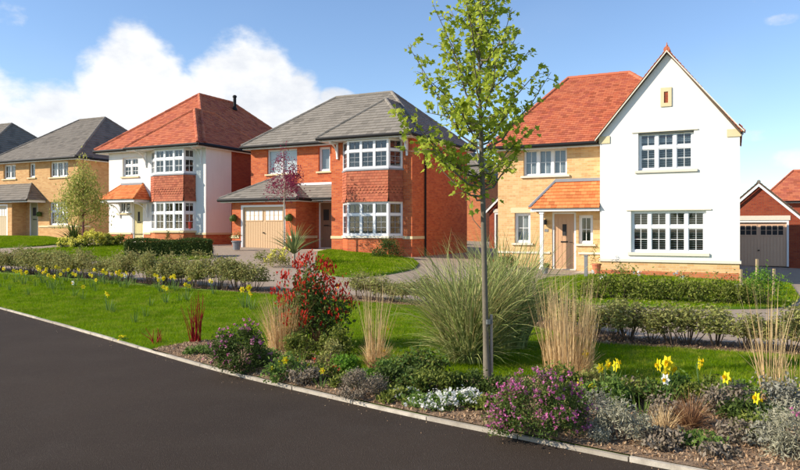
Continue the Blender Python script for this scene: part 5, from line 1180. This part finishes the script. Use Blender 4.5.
# ---- daffodils
def narcissus_proto(k, nlv, hgt, white=False):
    out = []
    a = rng.uniform(0, 2*np.pi, nlv); t_ = rng.uniform(.05, .5, nlv); D = np.column_stack([np.cos(a)*np.sin(t_), np.sin(a)*np.sin(t_), np.cos(t_)]); B = np.column_stack([np.cos(a), np.sin(a), 0*a])*.03
    lf = npmesh('leaves', *blades(B, D, hgt*rng.uniform(.6, .95, nlv), .013, .35, 4, .01)); lf.materials.append(MATS['narcissus_leaf']); out.append(('leaves', lf))
    sm, pt, tr = MB(), [], MB(); PV = []; PF = []; 
    for j in range(k):
        a = random.uniform(0, 6.28); x, y = math.cos(a)*.07*(k > 1), math.sin(a)*.07*(k > 1); h = hgt*random.uniform(.88, 1.12); fa = random.uniform(-2.6, -.5) if j % 2 == 0 else random.uniform(-3.4, .3)
        d = Vector((math.cos(fa), math.sin(fa), random.uniform(-.1, .3))).normalized(); top = Vector((x, y, h)); fc = top+d*.03
        sm.tube([(x*.3, y*.3, 0), (x*.8, y*.8, h*.6), tuple(top), tuple(fc)], [.004, .0035, .003, .004], 5, False)
        s1 = d.cross(Vector((0, 0, 1))).normalized(); s2 = s1.cross(d)
        for i in range(6):
            th = i*math.pi/3; r_ = s1*math.cos(th)+s2*math.sin(th); q_ = -s1*math.sin(th)+s2*math.cos(th); b0 = len(PV); off = d*(.004 if i % 2 else 0)
            PV += [tuple(fc+off+r_*.006), tuple(fc+off+r_*.028+q_*.015-d*.002), tuple(fc+off+r_*.05-d*.006), tuple(fc+off+r_*.028-q_*.015-d*.002)]; PF.append((b0, b0+1, b0+2, b0+3))
        tr.tube([tuple(fc), tuple(fc+d*.018), tuple(fc+d*.028)], [.009, .011, .016], 8, False)
    s_ = sm.mesh('stem'); s_.materials.append(MATS['stem_green']); out.append(('stem', s_))
    if k:
        p_ = npmesh('petals', PV, PF); p_.materials.append(MATS['white_flower' if white else 'yellow_flower']); out.append(('petals', p_)); t2 = tr.mesh('trumpet'); t2.materials.append(MATS['trumpet']); out.append(('trumpet', t2))
    return out
NP = [narcissus_proto(1, 9, .26), narcissus_proto(2, 14, .27), narcissus_proto(3, 18, .28), narcissus_proto(0, 12, .24), narcissus_proto(1, 10, .26, True), narcissus_proto(2, 12, .25)]
firsts = {}
def daffodil(i, px, py, label, group=None, scl=1.):
    p = at_px(px, py); key = i
    if key not in firsts:
        root = empty('daffodil', (0, 0, 0), 0, label, 'flower', group); [props(mk(n_, me, root), kind='stuff' if n_ in ('petals', 'trumpet') else None) for n_, me in NP[i]]; firsts[key] = root
    else:
        root = copy_tree(firsts[key]); root['label'] = label
        if group: root['group'] = group
        elif 'group' in root: del root['group']
    root.location = (p.x, p.y, p.z+.03); root.rotation_euler = (0, 0, random.uniform(-.9, .9)); root.scale = (scl, scl, scl*(1.3 if px > 580 else 1.05))
gl_ = 'daffodils scattered over the left verge lawn'
left = [(6, 281, 5), (15, 284, 1), (20, 282, 0), (24, 286, 2), (30, 283, 3), (38, 279.5, 1), (43, 285, 2), (49, 290, 1), (53, 291, 2), (36, 288, 3), (55, 296, 3), (42, 282, 5), (66, 283, 2), (57, 280, 1), (74, 298, 4), (80, 283, 1), (83, 301, 0), (85, 287, 3), (92, 289, 1), (95, 293, 0), (98, 286, 3), (101, 284, 2), (105, 286, 1), (112, 286, 0), (109, 313, 1), (113, 315, 3), (117, 285, 2), (121, 289, 1), (126, 290, 4), (128, 287, 1), (134, 285, 0), (70, 279, 2), (9, 292, 3), (2, 289, 3), (28, 297, 3), (62, 292, 3), (135, 325, 3), (146, 319, 3), (150, 308, 3), (157, 290, 1), (161, 294, 2), (166, 305, 1), (171, 291, 2), (176, 292.5, 1), (189, 292.5, 0), (187, 302, 1), (179, 303, 3), (214, 296, 5), (75, 288, 1), (60, 286, 0), (97, 277.5+5, 5), (47, 280, 0)]
left.sort(); dc = {}
for i, (px, py, k_) in enumerate(left):
    lb = {3: 'flowerless tuft of green daffodil leaves on the left verge lawn', 4: 'white flowered narcissus on the left verge lawn'}.get(k_, 'yellow flowered daffodil clump on the left verge lawn')
    if k_ != 4 or True: dc[lb] = dc.get(lb, 0)+1; lb = ORD[dc[lb]-1]+' from left, '+lb
    daffodil(k_, px, py, lb, {3: 'flowerless daffodil tufts on the left verge lawn', 4: 'white narcissi on the left verge lawn'}.get(k_, gl_), 1.22)
spec = [(245, 310, 2, 'pair of yellow daffodils standing behind the pink-flowered dark shrub', 1.5), (252, 312, 1, 'daffodil clump just right of the pair behind the pink-flowered shrub', 1.4), (284, 385, 0, 'single yellow daffodil right of the pink-flowered dark shrub', 1.1), (321, 393, 0, 'single low orange-yellow daffodil close to the path edge', .9), (385, 352, 0, 'single daffodil before the straw fan in the middle bed', 1.3), (365, 350, 3, 'daffodil leaves left of the straw stem fan', 1.2), (381, 372, 0, 'low daffodil at the right of the straw stem fan', .9),
        (606, 402, 2, 'daffodils nodding left of the daffodil group on the right lawn', 1.15), (620, 404, 1, 'daffodil pair between the two larger right-hand groups', 1.1), (660, 408, 2, 'tallest group of yellow daffodils on the right, below the lawn', 1.3), (672, 409, 2, 'daffodils crowding behind the dead grass tuft', 1.15), (667, 418, 4, 'white narcissus among the right-hand yellow daffodils', 1.1), (704, 404, 1, 'daffodil pair standing apart right of the largest group', 1.2), (732, 420, 5, 'yellow daffodils near the straw stems at the right', 1.15), (764, 440, 5, 'daffodils lowest at right between feathery shrub and dead grass', 1.15), (338, 300, 5, 'daffodils far behind the red-topped shrub on the lawn', 1.2), (612, 396, 3, 'tuft of daffodil leaves at the right of the magenta shrub', 1.3), (680, 400, 3, 'tuft of flowerless leaves behind the tallest daffodils', 1.3), (584, 384, 0, 'single yellow flower behind the straw grass stems', 1.1), (300, 368, 3, 'leafy tuft below the tan dried grass', 1.2), (642, 424, 3, 'leafy tuft between silvery plant and tall daffodils', 1.2)]
for px, py, k_, lb, s_ in spec: daffodil(k_, px, py, lb, None, s_*(.84 if px > 580 else .9)*random.uniform(.88, 1.1))

# grit and small litter lying on the path beside its edge
X = []
for a, b in zip(EDGE, EDGE[1:]):
    if a[1] < 20 and a[0] < 4:
        k = int(28*math.dist(a, b)); tt = rng.uniform(0, 1, k)[:, None]; q = np.array(a)*(1-tt)+np.array(b)*tt; nn_ = np.array([(b[1]-a[1]), -(b[0]-a[0])])/math.dist(a, b); X.append(q+nn_*(rng.exponential(.09, k)+.005)[:, None])
X = np.concatenate(X); v, f = leaves(np.column_stack([X, np.full(len(X), .004)]), .012, .6, up=3, fold=.8)
props(mk('path_litter', npmesh('path_litter', v, f), None, 'bark_chip'), 'fine bark crumbs and grit along the edge of the dark footpath', 'litter', kind='stuff')
